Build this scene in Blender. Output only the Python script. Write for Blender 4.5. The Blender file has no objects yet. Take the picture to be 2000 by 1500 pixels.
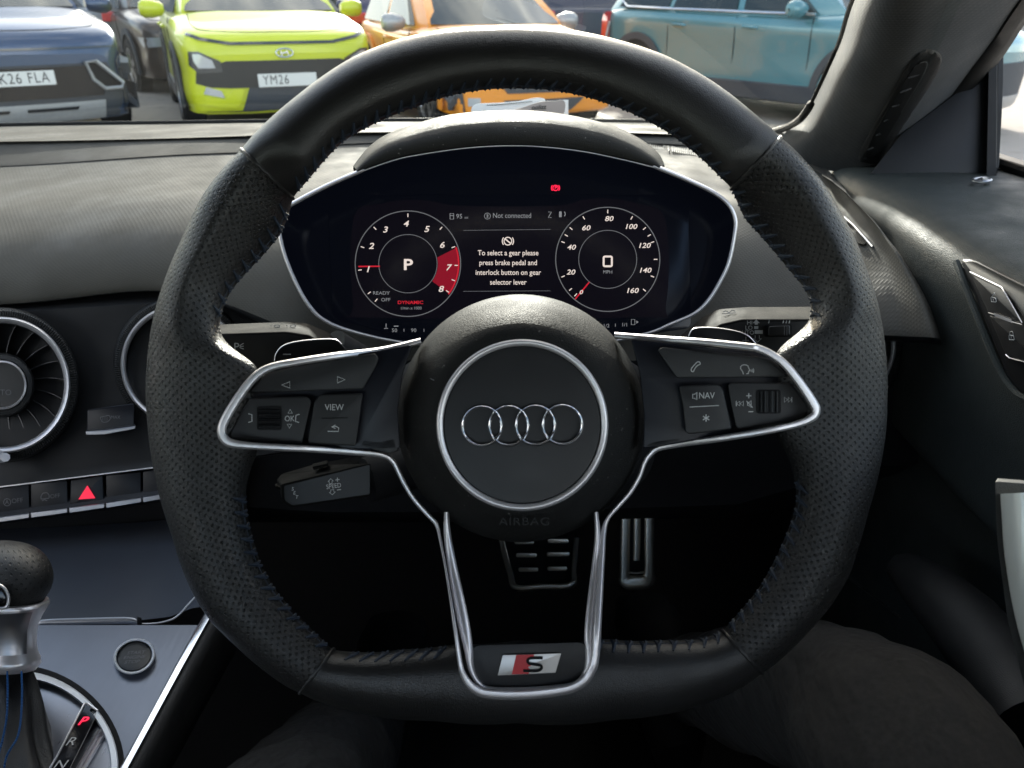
import bpy, math, random
from mathutils import Vector as V, Matrix

random.seed(7)
S = bpy.context.scene
COL = S.collection
rad = math.radians

# ---------------------------------------------------------------- camera
F = 1510.0                       # focal length in photo pixels (2000 wide)
TH = rad(26.5)                   # downward pitch
H = 1.15                         # eye height above the ground
SN, CS = math.sin(TH), math.cos(TH)
CAM = V((0, 0, H)); FW = V((0, CS, -SN)); UP = V((0, SN, CS)); RT = V((1, 0, 0))
cam_d = bpy.data.cameras.new('camera'); cam = bpy.data.objects.new('camera', cam_d); COL.objects.link(cam)
cam.location = CAM; cam.rotation_euler = (math.pi/2 - TH, 0, 0)
cam_d.sensor_width = 36.0; cam_d.lens = F/2000*36.0
cam_d.clip_start = 0.02; cam_d.clip_end = 2000
cam_d.dof.use_dof = True; cam_d.dof.focus_distance = 0.50; cam_d.dof.aperture_fstop = 16.0
S.camera = cam

# ---------------------------------------------------------------- sky, sun, exposure
SUN_EL, SUN_AZ = rad(18.5), rad(0)        # azimuth measured from straight ahead, positive to the right
w = bpy.data.worlds.new('World'); S.world = w; w.use_nodes = True
nt = w.node_tree; nt.nodes.clear()
out = nt.nodes.new('ShaderNodeOutputWorld'); bg = nt.nodes.new('ShaderNodeBackground')
sky = nt.nodes.new('ShaderNodeTexSky'); sky.sky_type = 'NISHITA'; sky.sun_disc = False
sky.sun_elevation = SUN_EL; sky.sun_rotation = SUN_AZ
sky.dust_density = 2.0
tc = nt.nodes.new('ShaderNodeTexCoord')
mp = nt.nodes.new('ShaderNodeMapping'); mp.inputs['Scale'].default_value = (1.0, 1.0, 2.2)
nz = nt.nodes.new('ShaderNodeTexNoise'); nz.inputs['Scale'].default_value = 2.6; nz.inputs['Detail'].default_value = 7; nz.inputs['Roughness'].default_value = .58
rp_ = nt.nodes.new('ShaderNodeValToRGB'); rp_.color_ramp.elements[0].position = .49; rp_.color_ramp.elements[1].position = .66
mx = nt.nodes.new('ShaderNodeMixRGB'); mx.inputs[2].default_value = (10.0, 9.6, 9.0, 1)
L = nt.links.new
L(tc.outputs['Generated'], mp.inputs[0]); L(mp.outputs[0], nz.inputs['Vector']); L(nz.outputs['Fac'], rp_.inputs[0])
L(rp_.outputs[0], mx.inputs[0]); L(sky.outputs[0], mx.inputs[1]); L(mx.outputs[0], bg.inputs[0]); L(bg.outputs[0], out.inputs[0])
bg.inputs[1].default_value = 0.09
sd = bpy.data.lights.new('sun', 'SUN'); so = bpy.data.objects.new('sun', sd); COL.objects.link(so)
sd.energy = 2.3; sd.angle = rad(1.5); sd.color = (1.0, .955, .88)
to_sun = V((math.sin(SUN_AZ)*math.cos(SUN_EL), math.cos(SUN_AZ)*math.cos(SUN_EL), math.sin(SUN_EL)))
so.rotation_euler = to_sun.to_track_quat('Z', 'Y').to_euler(); so.location = (0, 0, 20)
vs = S.view_settings; vs.view_transform = 'Standard'; vs.look = 'None'; vs.gamma = 1; vs.use_curve_mapping = False
vs.exposure = 2.5
S.cycles.max_bounces = 10; S.cycles.transparent_max_bounces = 12

# ---------------------------------------------------------------- helpers
def P(x, y, d):
    """Point seen at photo pixel (x, y) at depth d metres along the viewing axis."""
    return CAM + FW*d + RT*((x-1000)/F*d) + UP*((750-y)/F*d)

def Pz(x, y, z):
    """Point seen at photo pixel (x, y) on the horizontal plane z (relative to the eye)."""
    r = FW + RT*((x-1000)/F) + UP*((750-y)/F)
    return CAM + r*(z/r.z)

OFF = {}
def root(name, label, cat, loc, group=None, rz=0.0, local=False):
    o = bpy.data.objects.new(name, None); COL.objects.link(o)
    o.empty_display_size = .05
    o.location = loc; o.rotation_euler = (0, 0, rz)
    o['label'] = label; o['category'] = cat
    if group: o['group'] = group
    OFF[o.name] = V((0, 0, 0)) if local else V(loc)
    return o

class MB:
    def __init__(s): s.v = []; s.f = []; s.uv = []; s.mi = []
    def add(s, vs, fs, uvs=None, mi=0):
        n = len(s.v); s.v += [V(p) for p in vs]
        s.uv += (uvs if uvs else [(0, 0)]*len(vs))
        s.f += [tuple(i+n for i in f) for f in fs]; s.mi += [mi]*len(fs)
        return s
    def grid(s, rows, closed_u=False, closed_v=False, uvs=None, mi=0, flip=False):
        nr, nc = len(rows), len(rows[0]); fs = []
        for i in range(nr if closed_v else nr-1):
            for j in range(nc if closed_u else nc-1):
                a, b = i*nc+j, i*nc+(j+1) % nc
                c, d = ((i+1) % nr)*nc+(j+1) % nc, ((i+1) % nr)*nc+j
                fs.append((a, d, c, b) if flip else (a, b, c, d))
        return s.add([p for r in rows for p in r], fs, [q for r in uvs for q in r] if uvs else None, mi)
    def box(s, c, sz, R=None, mi=0):
        c = V(c); hx, hy, hz = sz[0]/2, sz[1]/2, sz[2]/2
        vs = [V((x, y, z)) for x in (-hx, hx) for y in (-hy, hy) for z in (-hz, hz)]
        if R is not None: vs = [R @ p for p in vs]
        return s.add([c+p for p in vs], [(0, 1, 3, 2), (4, 6, 7, 5), (0, 4, 5, 1), (2, 3, 7, 6), (0, 2, 6, 4), (1, 5, 7, 3)], mi=mi)
    def tube(s, pts, r, n=8, closed=False, mi=0, caps=True, squash=1.0):
        pts = [V(p) for p in pts]; m = len(pts); rows = []
        rr = r if isinstance(r, (list, tuple)) else [r]*m
        prev = None
        for i, p in enumerate(pts):
            a = pts[(i-1) % m] if (closed or i > 0) else p
            b = pts[(i+1) % m] if (closed or i < m-1) else p
            t = (b-a)
            if t.length < 1e-9: t = V((0, 0, 1))
            t.normalize()
            if prev is None:
                x = t.cross(FW)
                if x.length < 1e-3: x = t.cross(V((1, 0, 0)))
            else:
                x = prev - t*prev.dot(t)
                if x.length < 1e-6: x = t.cross(FW)
            x.normalize(); prev = x; y = t.cross(x)
            rows.append([p + x*(rr[i]*math.cos(2*math.pi*k/n)) + y*(rr[i]*squash*math.sin(2*math.pi*k/n)) for k in range(n)])
        base = len(s.v)
        s.grid(rows, closed_u=True, closed_v=closed, mi=mi)
        if caps and not closed:
            s.f.append(tuple(base+k for k in range(n))); s.mi.append(mi)
            s.f.append(tuple(base+(m-1)*n+k for k in reversed(range(n)))); s.mi.append(mi)
        return s
    def build(s, name, mat, parent=None, smooth=True, bevel=0.0, subsurf=0, angle=35, segs=2, solid=0.0):
        lo = V((min(p.x for p in s.v), min(p.y for p in s.v), min(p.z for p in s.v)))
        hi = V((max(p.x for p in s.v), max(p.y for p in s.v), max(p.z for p in s.v)))
        c = (lo+hi)/2
        me = bpy.data.meshes.new(name)
        me.from_pydata([p-c for p in s.v], [], s.f)
        uvl = me.uv_layers.new(name='UVMap')
        for lp in me.loops: uvl.data[lp.index].uv = s.uv[lp.vertex_index]
        mats = mat if isinstance(mat, (list, tuple)) else [mat]
        for m_ in mats: me.materials.append(m_)
        if len(mats) > 1: me.polygons.foreach_set('material_index', s.mi)
        if smooth: me.shade_smooth() if hasattr(me, 'shade_smooth') else None
        import bmesh
        bm = bmesh.new(); bm.from_mesh(me)
        bmesh.ops.recalc_face_normals(bm, faces=bm.faces); bm.to_mesh(me); bm.free()
        if smooth:
            try: me.set_sharp_from_angle(angle=rad(angle))
            except Exception: pass
        o = bpy.data.objects.new(name, me); COL.objects.link(o)
        if parent is not None:
            o.parent = parent; o.location = c - OFF[parent.name]
        else: o.location = c
        OFF[o.name] = c
        if solid: md = o.modifiers.new('solid', 'SOLIDIFY'); md.thickness = solid; md.offset = 0
        if bevel:
            md = o.modifiers.new('bevel', 'BEVEL'); md.width = bevel; md.segments = segs; md.limit_method = 'ANGLE'; md.angle_limit = rad(38)
            md.harden_normals = False
        if subsurf: md = o.modifiers.new('sub', 'SUBSURF'); md.levels = subsurf; md.render_levels = subsurf
        return o

def tag(o, label=None, cat=None, group=None, kind=None):
    if label: o['label'] = label
    if cat: o['category'] = cat
    if group: o['group'] = group
    if kind: o['kind'] = kind
    return o

def cat_rom(pts, n=8, closed=False):
    m = len(pts); res = []
    pts = [tuple(p) for p in pts]; k = len(pts[0])
    for i in range(m if closed else m-1):
        g = lambda j: pts[j % m] if closed else pts[max(0, min(m-1, j))]
        p0, p1, p2, p3 = g(i-1), g(i), g(i+1), g(i+2)
        for q in range(n):
            t = q/n
            res.append(tuple(.5*((2*p1[a]) + (-p0[a]+p2[a])*t + (2*p0[a]-5*p1[a]+4*p2[a]-p3[a])*t*t + (-p0[a]+3*p1[a]-3*p2[a]+p3[a])*t**3) for a in range(k)))
    if not closed: res.append(pts[-1])
    return res

def rp(pts, r, n=5):
    """Polygon with rounded corners."""
    m = len(pts); res = []
    for i in range(m):
        p, a, b = V(pts[i]).to_2d(), V(pts[i-1]).to_2d(), V(pts[(i+1) % m]).to_2d()
        ri = r[i] if isinstance(r, (list, tuple)) else r
        da, db = a-p, b-p
        k = min(ri, da.length*.48, db.length*.48)
        if k < .05: res.append((p.x, p.y)); continue
        s, e = p+da.normalized()*k, p+db.normalized()*k
        for q in range(n+1):
            t = q/n; z = s*(1-t)**2 + p*(2*t*(1-t)) + e*t*t
            res.append((z.x, z.y))
    return res

def inset(pts, b):
    m = len(pts); area = sum(pts[i-1][0]*pts[i][1]-pts[i][0]*pts[i-1][1] for i in range(m))
    sg = 1 if area > 0 else -1; res = []
    for i in range(m):
        a, p, c = V(pts[i-1]), V(pts[i]), V(pts[(i+1) % m])
        e1, e2 = (p-a), (c-p)
        if e1.length < 1e-6: e1 = e2
        if e2.length < 1e-6: e2 = e1
        e1 = e1.normalized(); e2 = e2.normalized()
        n1, n2 = V((-e1.y, e1.x)), V((-e2.y, e2.x)); nn = n1+n2
        nn = n1 if nn.length < 1e-3 else nn.normalized()
        k = b/max(.5, nn.dot(n1))
        res.append((p.x+sg*nn.x*k, p.y+sg*nn.y*k))
    return res

def dfun(d): return d if callable(d) else (lambda x, y: d)

def plate(name, outline, d, t, mat, parent, b=1.5, smooth=True, dome=0.0):
    """A plate whose front outline is given in photo pixels at depth d, t metres thick, with an eased edge b pixels wide."""
    D = dfun(d); mb = MB(); n = len(outline)
    inn = inset(outline, b)
    def pp(q, extra): return P(q[0], q[1], D(q[0], q[1])+extra)
    e = b*.6*D(*outline[0])/F
    rows = [[pp(q, t) for q in outline], [pp(q, e) for q in outline], [pp(q, e*.25) for q in inset(outline, b*.4)], [pp(q, 0) for q in inn]]
    mb.grid(rows, closed_u=True)
    base = 3*n
    mb.f.append(tuple(base+i for i in range(n))); mb.mi.append(0)
    mb.f.append(tuple(reversed(range(n)))); mb.mi.append(0)
    return mb.build(name, mat, parent, smooth=smooth)

def prism2(name, front, d1, back, d2, mat, parent, bevel=.002, segs=3):
    mb = MB(); n = len(front)
    D1, D2 = dfun(d1), dfun(d2)
    rows = [[P(x, y, D1(x, y)) for x, y in front], [P(x, y, D2(x, y)) for x, y in back]]
    mb.grid(rows, closed_u=True)
    mb.f.append(tuple(range(n))); mb.mi.append(0); mb.f.append(tuple(n+i for i in reversed(range(n)))); mb.mi.append(0)
    return mb.build(name, mat, parent, bevel=bevel, segs=segs)

def ribbon(name, path, D, mat, parent, h=.002, closed=False, res=6, back=.004, n=9, mb=None, pw=2.0):
    """Raised trim band: path = (x, y, width_px, w) in photo pixels with height w metres in front of depth D."""
    pts = cat_rom(path, res, closed); m = len(pts); rows = []
    for i, (x, y, wd, wz) in enumerate(pts):
        a = pts[(i-1) % m] if (closed or i > 0) else pts[i]
        b = pts[(i+1) % m] if (closed or i < m-1) else pts[i]
        t = V((b[0]-a[0], b[1]-a[1])); t = t.normalized() if t.length > 1e-6 else V((1, 0)); nx = V((-t.y, t.x))
        row = [P(x-nx.x*wd/2, y-nx.y*wd/2, D-wz+back)]
        for k in range(n):
            u = -1+2*k/(n-1)
            row.append(P(x+nx.x*wd/2*u, y+nx.y*wd/2*u, D-wz-h*(1-abs(u)**pw)))
        row.append(P(x+nx.x*wd/2, y+nx.y*wd/2, D-wz+back))
        rows.append(row)
    own = mb is None
    if own: mb = MB()
    mb.grid(rows, closed_v=closed)
    return mb.build(name, mat, parent, angle=60) if own else mb

def disc(name, cx, cy, prof, D, mat, parent, n=96, sy=1.0, closed_prof=False, mb=None, tilt=None, angle=35):
    """Lathe about the viewing axis: prof = [(radius_px, w metres towards the viewer)]."""
    own = mb is None
    if own: mb = MB()
    rows = []
    for k in range(n):
        a = 2*math.pi*k/n
        rows.append([P(cx+r*math.cos(a), cy+r*sy*math.sin(a), D-wz) for r, wz in prof])
    uv = [[(k/n, j/len(prof)) for j in range(len(prof))] for k in range(n)]
    mb.grid(rows, closed_v=True, closed_u=closed_prof, uvs=uv)
    return mb.build(name, mat, parent, angle=angle) if own else mb

def flat(mb, pts, d, t=.0002):
    """Add a thin raised shape (pixel polygon) to mb."""
    D = dfun(d); n = len(pts); base = len(mb.v)
    mb.add([P(x, y, D(x, y)+t) for x, y in pts]+[P(x, y, D(x, y)) for x, y in pts],
           [(i, (i+1) % n, n+(i+1) % n, n+i) for i in range(n)]+[tuple(n+i for i in range(n))])
    return mb

def stroke(mb, pts, wd, d, closed=False, t=.0002):
    D = dfun(d); m = len(pts); rows = []
    for i, (x, y) in enumerate(pts):
        a = pts[(i-1) % m] if (closed or i > 0) else pts[i]
        b = pts[(i+1) % m] if (closed or i < m-1) else pts[i]
        tt = V((b[0]-a[0], b[1]-a[1])); tt = tt.normalized() if tt.length > 1e-6 else V((1, 0))
        nx, ny = -tt.y*wd/2, tt.x*wd/2
        dd = D(x, y)
        rows.append([P(x-nx, y-ny, dd+t), P(x-nx, y-ny, dd), P(x+nx, y+ny, dd), P(x+nx, y+ny, dd+t)])
    return mb.grid(rows, closed_v=closed)

def circ(cx, cy, r, n=24, a0=0, a1=360, ry=None):
    ry = r if ry is None else ry
    full = abs(a1-a0) >= 359.9
    return [(cx+r*math.cos(rad(a0+(a1-a0)*k/(n if full else n-1))), cy-ry*math.sin(rad(a0+(a1-a0)*k/(n if full else n-1)))) for k in range(n)]

def text_mb(mb, s, origin, xd, yd, size, align='CENTER', shear=0.0, xs=1.0, bold=0.0, t=.0002, spacing=1.0):
    cu = bpy.data.curves.new('t', 'FONT'); cu.body = s; cu.size = 1.0; cu.align_x = align; cu.align_y = 'CENTER'
    cu.shear = shear; cu.offset = bold; cu.resolution_u = 3; cu.extrude = .0; cu.space_character = spacing
    to = bpy.data.objects.new('t', cu); COL.objects.link(to)
    bpy.context.view_layer.update()
    me = bpy.data.meshes.new_from_object(to)
    xd, yd = V(xd).normalized(), V(yd).normalized(); zd = xd.cross(yd)
    k = size/.70                                   # cap height of the built-in face is about 0.70 of its size
    vs = [V(origin) + xd*(p.co.x*k*xs) + yd*(p.co.y*k) + zd*t for p in me.vertices]
    mb.add(vs, [tuple(p.vertices) for p in me.polygons])
    bpy.data.objects.remove(to); bpy.data.curves.remove(cu); bpy.data.meshes.remove(me)
    return mb

def text(name, s, x, y, h, d, mat, parent, rot=0.0, mb=None, **kw):
    """Lettering of cap height h pixels, centred at photo pixel (x, y) on depth d, facing the viewer."""
    own = mb is None
    if own: mb = MB()
    D = dfun(d)(x, y); c, s_ = math.cos(rad(rot)), math.sin(rad(rot))
    text_mb(mb, s, P(x, y, D), RT*c+UP*s_, UP*c-RT*s_, h*D/F, **kw)
    return mb.build(name, mat, parent, smooth=False) if own else mb

# ---------------------------------------------------------------- materials
class NT:
    def __init__(s, name):
        s.m = bpy.data.materials.new(name); s.m.use_nodes = True; s.t = s.m.node_tree; s.t.nodes.clear()
        s.out = s.t.nodes.new('ShaderNodeOutputMaterial')
    def n(s, typ, **inp):
        nd = s.t.nodes.new(typ)
        for k, v in inp.items():
            key = k.replace('_', ' ')
            if hasattr(nd, k) and k not in nd.inputs: setattr(nd, k, v); continue
            s.set(nd.inputs[key], v)
        return nd
    def set(s, sock, v):
        if isinstance(v, bpy.types.NodeSocket): s.t.links.new(v, sock)
        else: sock.default_value = v
    def math(s, op, a, b=0.0, c=0.0):
        nd = s.t.nodes.new('ShaderNodeMath'); nd.operation = op
        for i, v in enumerate((a, b, c)): s.set(nd.inputs[i], v)
        return nd.outputs[0]
    def coord(s, which='Object', scale=(1, 1, 1)):
        tc = s.t.nodes.new('ShaderNodeTexCoord'); mp = s.t.nodes.new('ShaderNodeMapping')
        s.t.links.new(tc.outputs[which], mp.inputs[0]); mp.inputs['Scale'].default_value = scale
        return mp.outputs[0]
    def noise(s, vec, scale, detail=3, rough=.5):
        nd = s.n('ShaderNodeTexNoise', Vector=vec, Scale=scale, Detail=detail, Roughness=rough); return nd.outputs['Fac']
    def voro(s, vec, scale, feature='F1'):
        nd = s.t.nodes.new('ShaderNodeTexVoronoi'); nd.feature = feature
        s.set(nd.inputs['Vector'], vec); s.set(nd.inputs['Scale'], scale); return nd.outputs['Distance']
    def ramp(s, f, a, b, lo=(0, 0, 0, 1), hi=(1, 1, 1, 1)):
        nd = s.t.nodes.new('ShaderNodeMapRange'); nd.clamp = True
        s.set(nd.inputs[0], f); nd.inputs[1].default_value = a; nd.inputs[2].default_value = b
        nd.inputs[3].default_value = 0; nd.inputs[4].default_value = 1
        return nd.outputs[0]
    def mix(s, f, a, b):
        nd = s.t.nodes.new('ShaderNodeMixRGB'); s.set(nd.inputs[0], f); s.set(nd.inputs[1], a); s.set(nd.inputs[2], b); return nd.outputs[0]
    def bump(s, h, strength=.3, dist=.001, normal=None):
        nd = s.n('ShaderNodeBump', Height=h, Strength=strength, Distance=dist)
        if normal is not None: s.set(nd.inputs['Normal'], normal)
        return nd.outputs[0]
    def bsdf(s, **k):
        nd = s.t.nodes.new('ShaderNodeBsdfPrincipled')
        for key, v in k.items(): s.set(nd.inputs[key.replace('_', ' ')], v)
        s.t.links.new(nd.outputs[0], s.out.inputs[0]); return nd

def c4(c): return (c[0], c[1], c[2], 1) if not isinstance(c, (int, float)) else (c, c, c, 1)

def plain(name, col, rough=.5, metal=0.0, spec=.5, coat=0.0, emit=None, es=0.0, var=.12, bump=.0, bscale=900, aniso=0.0):
    t = NT(name); col = c4(col)
    vec = t.coord('Object')
    nz = t.noise(vec, 35, 4)
    dark = tuple(c*(1-var) for c in col[:3])+(1,); lite = tuple(min(1, c*(1+var)) for c in col[:3])+(1,)
    kw = dict(Base_Color=t.mix(nz, dark, lite), Metallic=metal, Specular_IOR_Level=spec, Coat_Weight=coat, Coat_Roughness=.04)
    kw['Roughness'] = t.math('MULTIPLY_ADD', t.noise(vec, 60, 3), rough*.35, rough*.82)
    if emit: kw['Emission_Color'] = c4(emit); kw['Emission_Strength'] = es
    if bump: kw['Normal'] = t.bump(t.noise(vec, bscale, 3), bump, .0006)
    t.bsdf(**kw); return t.m

def grain(name, col, rough=.5, scale=700, strength=.35, spec=.5, sheen=0.0, var=.1, dist=.0006, dust=0.0):
    """Moulded leather-like grain: small pebbled cells."""
    t = NT(name); vec = t.coord('Object'); col = c4(col)
    wob = t.noise(vec, scale*.45, 2)
    vv = t.n('ShaderNodeVectorMath', operation='ADD')
    t.set(vv.inputs[0], vec)
    sc = t.n('ShaderNodeVectorMath', operation='SCALE'); nzc = t.n('ShaderNodeTexNoise', Vector=vec, Scale=scale*.4)
    t.set(sc.inputs[0], nzc.outputs['Color']); t.set(sc.inputs['Scale'], .6/scale)
    t.set(vv.inputs[1], sc.outputs[0])
    e = t.ramp(t.voro(vv.outputs[0], scale, 'DISTANCE_TO_EDGE'), 0, .22)
    big = t.noise(vec, 14, 3)
    base = t.mix(big, tuple(c*(1-var) for c in col[:3])+(1,), tuple(c*(1+var) for c in col[:3])+(1,))
    if dust:
        sp = t.ramp(t.noise(vec, 420, 2), .70, .78)
        base = t.mix(t.math('MULTIPLY', sp, dust), base, (.45, .43, .4, 1))
    kw = dict(Base_Color=base, Specular_IOR_Level=spec, Normal=t.bump(t.math('ADD', e, t.math('MULTIPLY', wob, .5)), strength, dist),
              Roughness=t.math('MULTIPLY_ADD', t.ramp(t.noise(vec, 11, 5, .6), .36, .64), rough*.45, rough*.72))
    if sheen: kw['Sheen_Weight'] = sheen; kw['Sheen_Roughness'] = .45
    t.bsdf(**kw); return t.m

def dots(name, col, px, py, r, hole=True, rough=.45, spec=.5, strength=.8, dist=.0006, dark=.25, sheen=0.0, fine=True):
    """Staggered dot grid on the UV map (in metres): holes of perforated leather, or the raised pips of moulded trim."""
    t = NT(name); tc = t.t.nodes.new('ShaderNodeTexCoord'); sp = t.t.nodes.new('ShaderNodeSeparateXYZ')
    t.t.links.new(tc.outputs['UV'], sp.inputs[0])
    a = t.math('DIVIDE', sp.outputs[0], px); b = t.math('DIVIDE', sp.outputs[1], py)
    row = t.math('FLOOR', b)
    half = t.math('MULTIPLY', t.math('FLOORED_MODULO', row, 2.0), .5)
    ax = t.math('MULTIPLY', t.math('SUBTRACT', t.math('FRACT', t.math('ADD', a, half)), .5), px)
    by = t.math('MULTIPLY', t.math('SUBTRACT', t.math('FRACT', b), .5), py)
    ds = t.math('SQRT', t.math('ADD', t.math('MULTIPLY', ax, ax), t.math('MULTIPLY', by, by)))
    mask = t.ramp(t.math('DIVIDE', ds, r), 1.15, .6)          # 1 inside the dot
    vec = t.coord('Object'); col = c4(col)
    big = t.noise(vec, 22, 3)
    base = t.mix(big, tuple(c*.85 for c in col[:3])+(1,), tuple(c*1.15 for c in col[:3])+(1,))
    if hole: base = t.mix(mask, base, tuple(c*dark for c in col[:3])+(1,))
    hgt = t.math('MULTIPLY', mask, -1.0 if hole else 1.0)
    if fine:
        g = t.math('MULTIPLY', t.ramp(t.voro(vec, 1400, 'DISTANCE_TO_EDGE'), 0, .2), .12)
        hgt = t.math('ADD', hgt, g)
    kw = dict(Base_Color=base, Specular_IOR_Level=spec, Normal=t.bump(hgt, strength, dist), Roughness=t.math('MULTIPLY_ADD', t.ramp(t.noise(vec, 14, 5, .6), .36, .64), rough*.50, rough*.70))
    if sheen: kw['Sheen_Weight'] = sheen
    t.bsdf(**kw); return t.m

def glass(name, tint=(.93, .96, .95), refl=1.0, rough=.0):
    t = NT(name)
    tr = t.n('ShaderNodeBsdfTransparent', Color=c4(tint)); gl = t.n('ShaderNodeBsdfGlossy', Color=(1, 1, 1, 1), Roughness=rough)
    geo = t.t.nodes.new('ShaderNodeNewGeometry')
    fr = t.n('ShaderNodeFresnel', IOR=t.math('MULTIPLY_ADD', geo.outputs['Backfacing'], 1/1.5-1.5, 1.5))   # same reflection from either side of the sheet
    mxs = t.n('ShaderNodeMixShader'); t.set(mxs.inputs[0], t.math('MULTIPLY', fr.outputs[0], refl))
    t.t.links.new(tr.outputs[0], mxs.inputs[1]); t.t.links.new(gl.outputs[0], mxs.inputs[2]); t.t.links.new(mxs.outputs[0], t.out.inputs[0])
    return t.m

def brushed(name, col, rough=.3, scale=(40, 900, 900), strength=.08, metal=1.0):
    t = NT(name); vec = t.coord('Object', scale); nz = t.noise(vec, 1.0, 4)
    big = t.noise(t.coord('Object'), 25, 3)
    col = c4(col)
    t.bsdf(Base_Color=t.mix(big, tuple(c*.88 for c in col[:3])+(1,), tuple(min(1, c*1.08) for c in col[:3])+(1,)), Metallic=metal,
           Roughness=t.math('MULTIPLY_ADD', nz, rough*.5, rough*.75), Normal=t.bump(nz, strength, .0004))
    return t.m

M = {}
M['leather'] = grain('smooth_leather', (.0145, .0143, .014), .42, 900, .22, .6, dist=.0004)
M['perf'] = dots('perforated_leather', (.0150, .0147, .0143), .0038, .0022, .00064, True, .36, .5, .8, .0008, .22)
M['hub'] = grain('airbag_grain', (.0150, .0150, .0146), .70, 850, .26, .14, dust=.4)
M['hubplate'] = plain('emblem_plate', (.0145, .0145, .0158), .42, 0, .4, bump=.05)
M['satin'] = brushed('satin_silver', (.80, .77, .78), .36, metal=.72)
M['bright'] = brushed('bright_trim', (.88, .88, .90), .22, metal=1.0)
M['ringsilver'] = brushed('ring_silver', (.82, .84, .88), .4, metal=.15)
M['chrome'] = plain('bright_chrome', (.88, .88, .90), .10, 1.0, var=.03)
M['black'] = plain('black_plastic', (.0075, .0078, .0088), .42, 0, .40, bump=.08, bscale=1600)
M['blackgloss'] = plain('gloss_black', (.006, .006, .008), .10, 0, .5)
M['button'] = plain('button_rubber', (.0145, .0145, .0152), .50, 0, .45, bump=.06, bscale=2200)
M['pit'] = plain('pit_black', (.009, .009, .010), .75, 0, .2)
M['print'] = plain('white_print', (.55, .55, .54), .5, 0, .3)
M['printdim'] = plain('grey_print', (.16, .16, .17), .5, 0, .3)
M['emboss'] = plain('embossed_black', (.011, .011, .011), .6, 0, .25)
M['thread'] = plain('blue_black_thread', (.020, .029, .045), .6, 0, .4)
M['bluethread'] = plain('blue_thread', (.012, .09, .26), .6, 0, .4)
M['dash'] = grain('soft_dash_plastic', (.066, .063, .057), .84, 900, .12, .08, dust=.15)
M['dashfab'] = dots('pipped_dash_panel', (.092, .087, .077), .0042, .0028, .00105, False, .78, .12, .22, .0006, fine=False)
M['hood'] = grain('hood_grain', (.028, .0275, .026), .70, 800, .4, .12, dust=.35)
M['door'] = grain('door_grain', (.036, .042, .040), .72, 620, .3, .28)
M['pillar'] = dots('pillar_weave', (.0105, .0108, .0105), .0030, .0024, .0009, False, .8, .2, .15, .0006, sheen=.2, fine=False)
M['pillarplain'] = grain('pillar_plastic', (.012, .012, .012), .6, 1200, .2, .35)
M['stalk'] = grain('stalk_plastic', (.0075, .0073, .007), .82, 1500, .15, .05)
M['stalkface'] = plain('stalk_face', (.0095, .0095, .010), .42, 0, .45)
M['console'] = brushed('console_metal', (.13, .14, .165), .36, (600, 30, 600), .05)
M['conplastic'] = grain('console_side', (.018, .018, .018), .6, 900, .25, .4)
M['boot'] = grain('gaiter_leather', (.014, .014, .014), .58, 700, .25, .5)
M['knob'] = dots('knob_leather', (.016, .016, .016), .0062, .0036, .0008, True, .5, .5, .9, .0006, .1)
M['cloth'] = None
M['carpet'] = plain('carpet', (.020, .019, .018), .95, 0, .1, bump=.6, bscale=700)
M['rubber'] = plain('rubber', (.012, .012, .012), .7, 0, .3)
M['seal'] = plain('window_seal', (.008, .008, .008), .6, 0, .3)
M['pedal'] = brushed('pedal_steel', (.86, .80, .68), .34, metal=.85)
M['glass'] = glass('windscreen_glass', (.86, .90, .88), 1.0)
M['sideglass'] = glass('side_glass', (.92, .94, .93), 1.0)
M['lining'] = plain('roof_lining', (.10, .10, .10), .95, 0, .1)
M['paper'] = plain('white_card', (.80, .80, .78), .5, 0, .4, var=.03)
M['paperbrown'] = plain('taupe_card', (.40, .33, .29), .5, 0, .4, var=.06)
M['ink'] = plain('dark_ink', (.03, .028, .02), .5)
M['red'] = plain('signal_red', (.62, .01, .03), .35, 0, .5, emit=(1.0, .02, .07), es=.16)
M['badgered'] = plain('badge_red', (.50, .006, .012), .35)
M['badgesilver'] = plain('badge_silver', (.62, .60, .58), .35, .6)
def lit(name, col, s): return plain(name, tuple(c*.05 for c in col), .3, 0, .2, emit=col, es=s, var=0)
M['scr'] = plain('screen_glass', (.0035, .004, .007), .16, 0, .35, emit=(.16, .22, .45), es=.0012)
M['scrpanel'] = plain('screen_dial', (.004, .004, .006), .16, 0, .3, emit=(.30, .24, .45), es=.0018)
M['scrwhite'] = lit('screen_white', (1.0, .86, .78), .15)
M['scrgrey'] = lit('screen_grey', (.8, .82, .86), .05)
M['scrline'] = lit('screen_line', (.8, .82, .86), .028)
M['scrred'] = lit('screen_red', (1.0, .03, .06), .10)
M['scrreddim'] = lit('screen_red_band', (1.0, .03, .08), .042)
M['warn'] = lit('warning_red', (1.0, .02, .07), .30)

t = NT('trouser_cloth'); vec = t.coord('Object')
wv = t.n('ShaderNodeTexWave', Vector=vec, Scale=900.0, Distortion=1.5); wv2 = t.noise(vec, 1500, 2)
fold = t.noise(t.coord('Object', (1.0, .45, 1.6)), 13, 4, .55)
t.bsdf(Base_Color=t.mix(t.noise(vec, 300, 3), (.020, .0188, .0175, 1), (.040, .0375, .035, 1)), Roughness=.92, Specular_IOR_Level=.15, Sheen_Weight=.03, Sheen_Roughness=.5,
       Normal=t.bump(t.math('ADD', t.math('MULTIPLY', wv.outputs['Fac'], .4), wv2), .35, .0005, t.bump(fold, .8, .035)))
M['cloth'] = t.m
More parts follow.
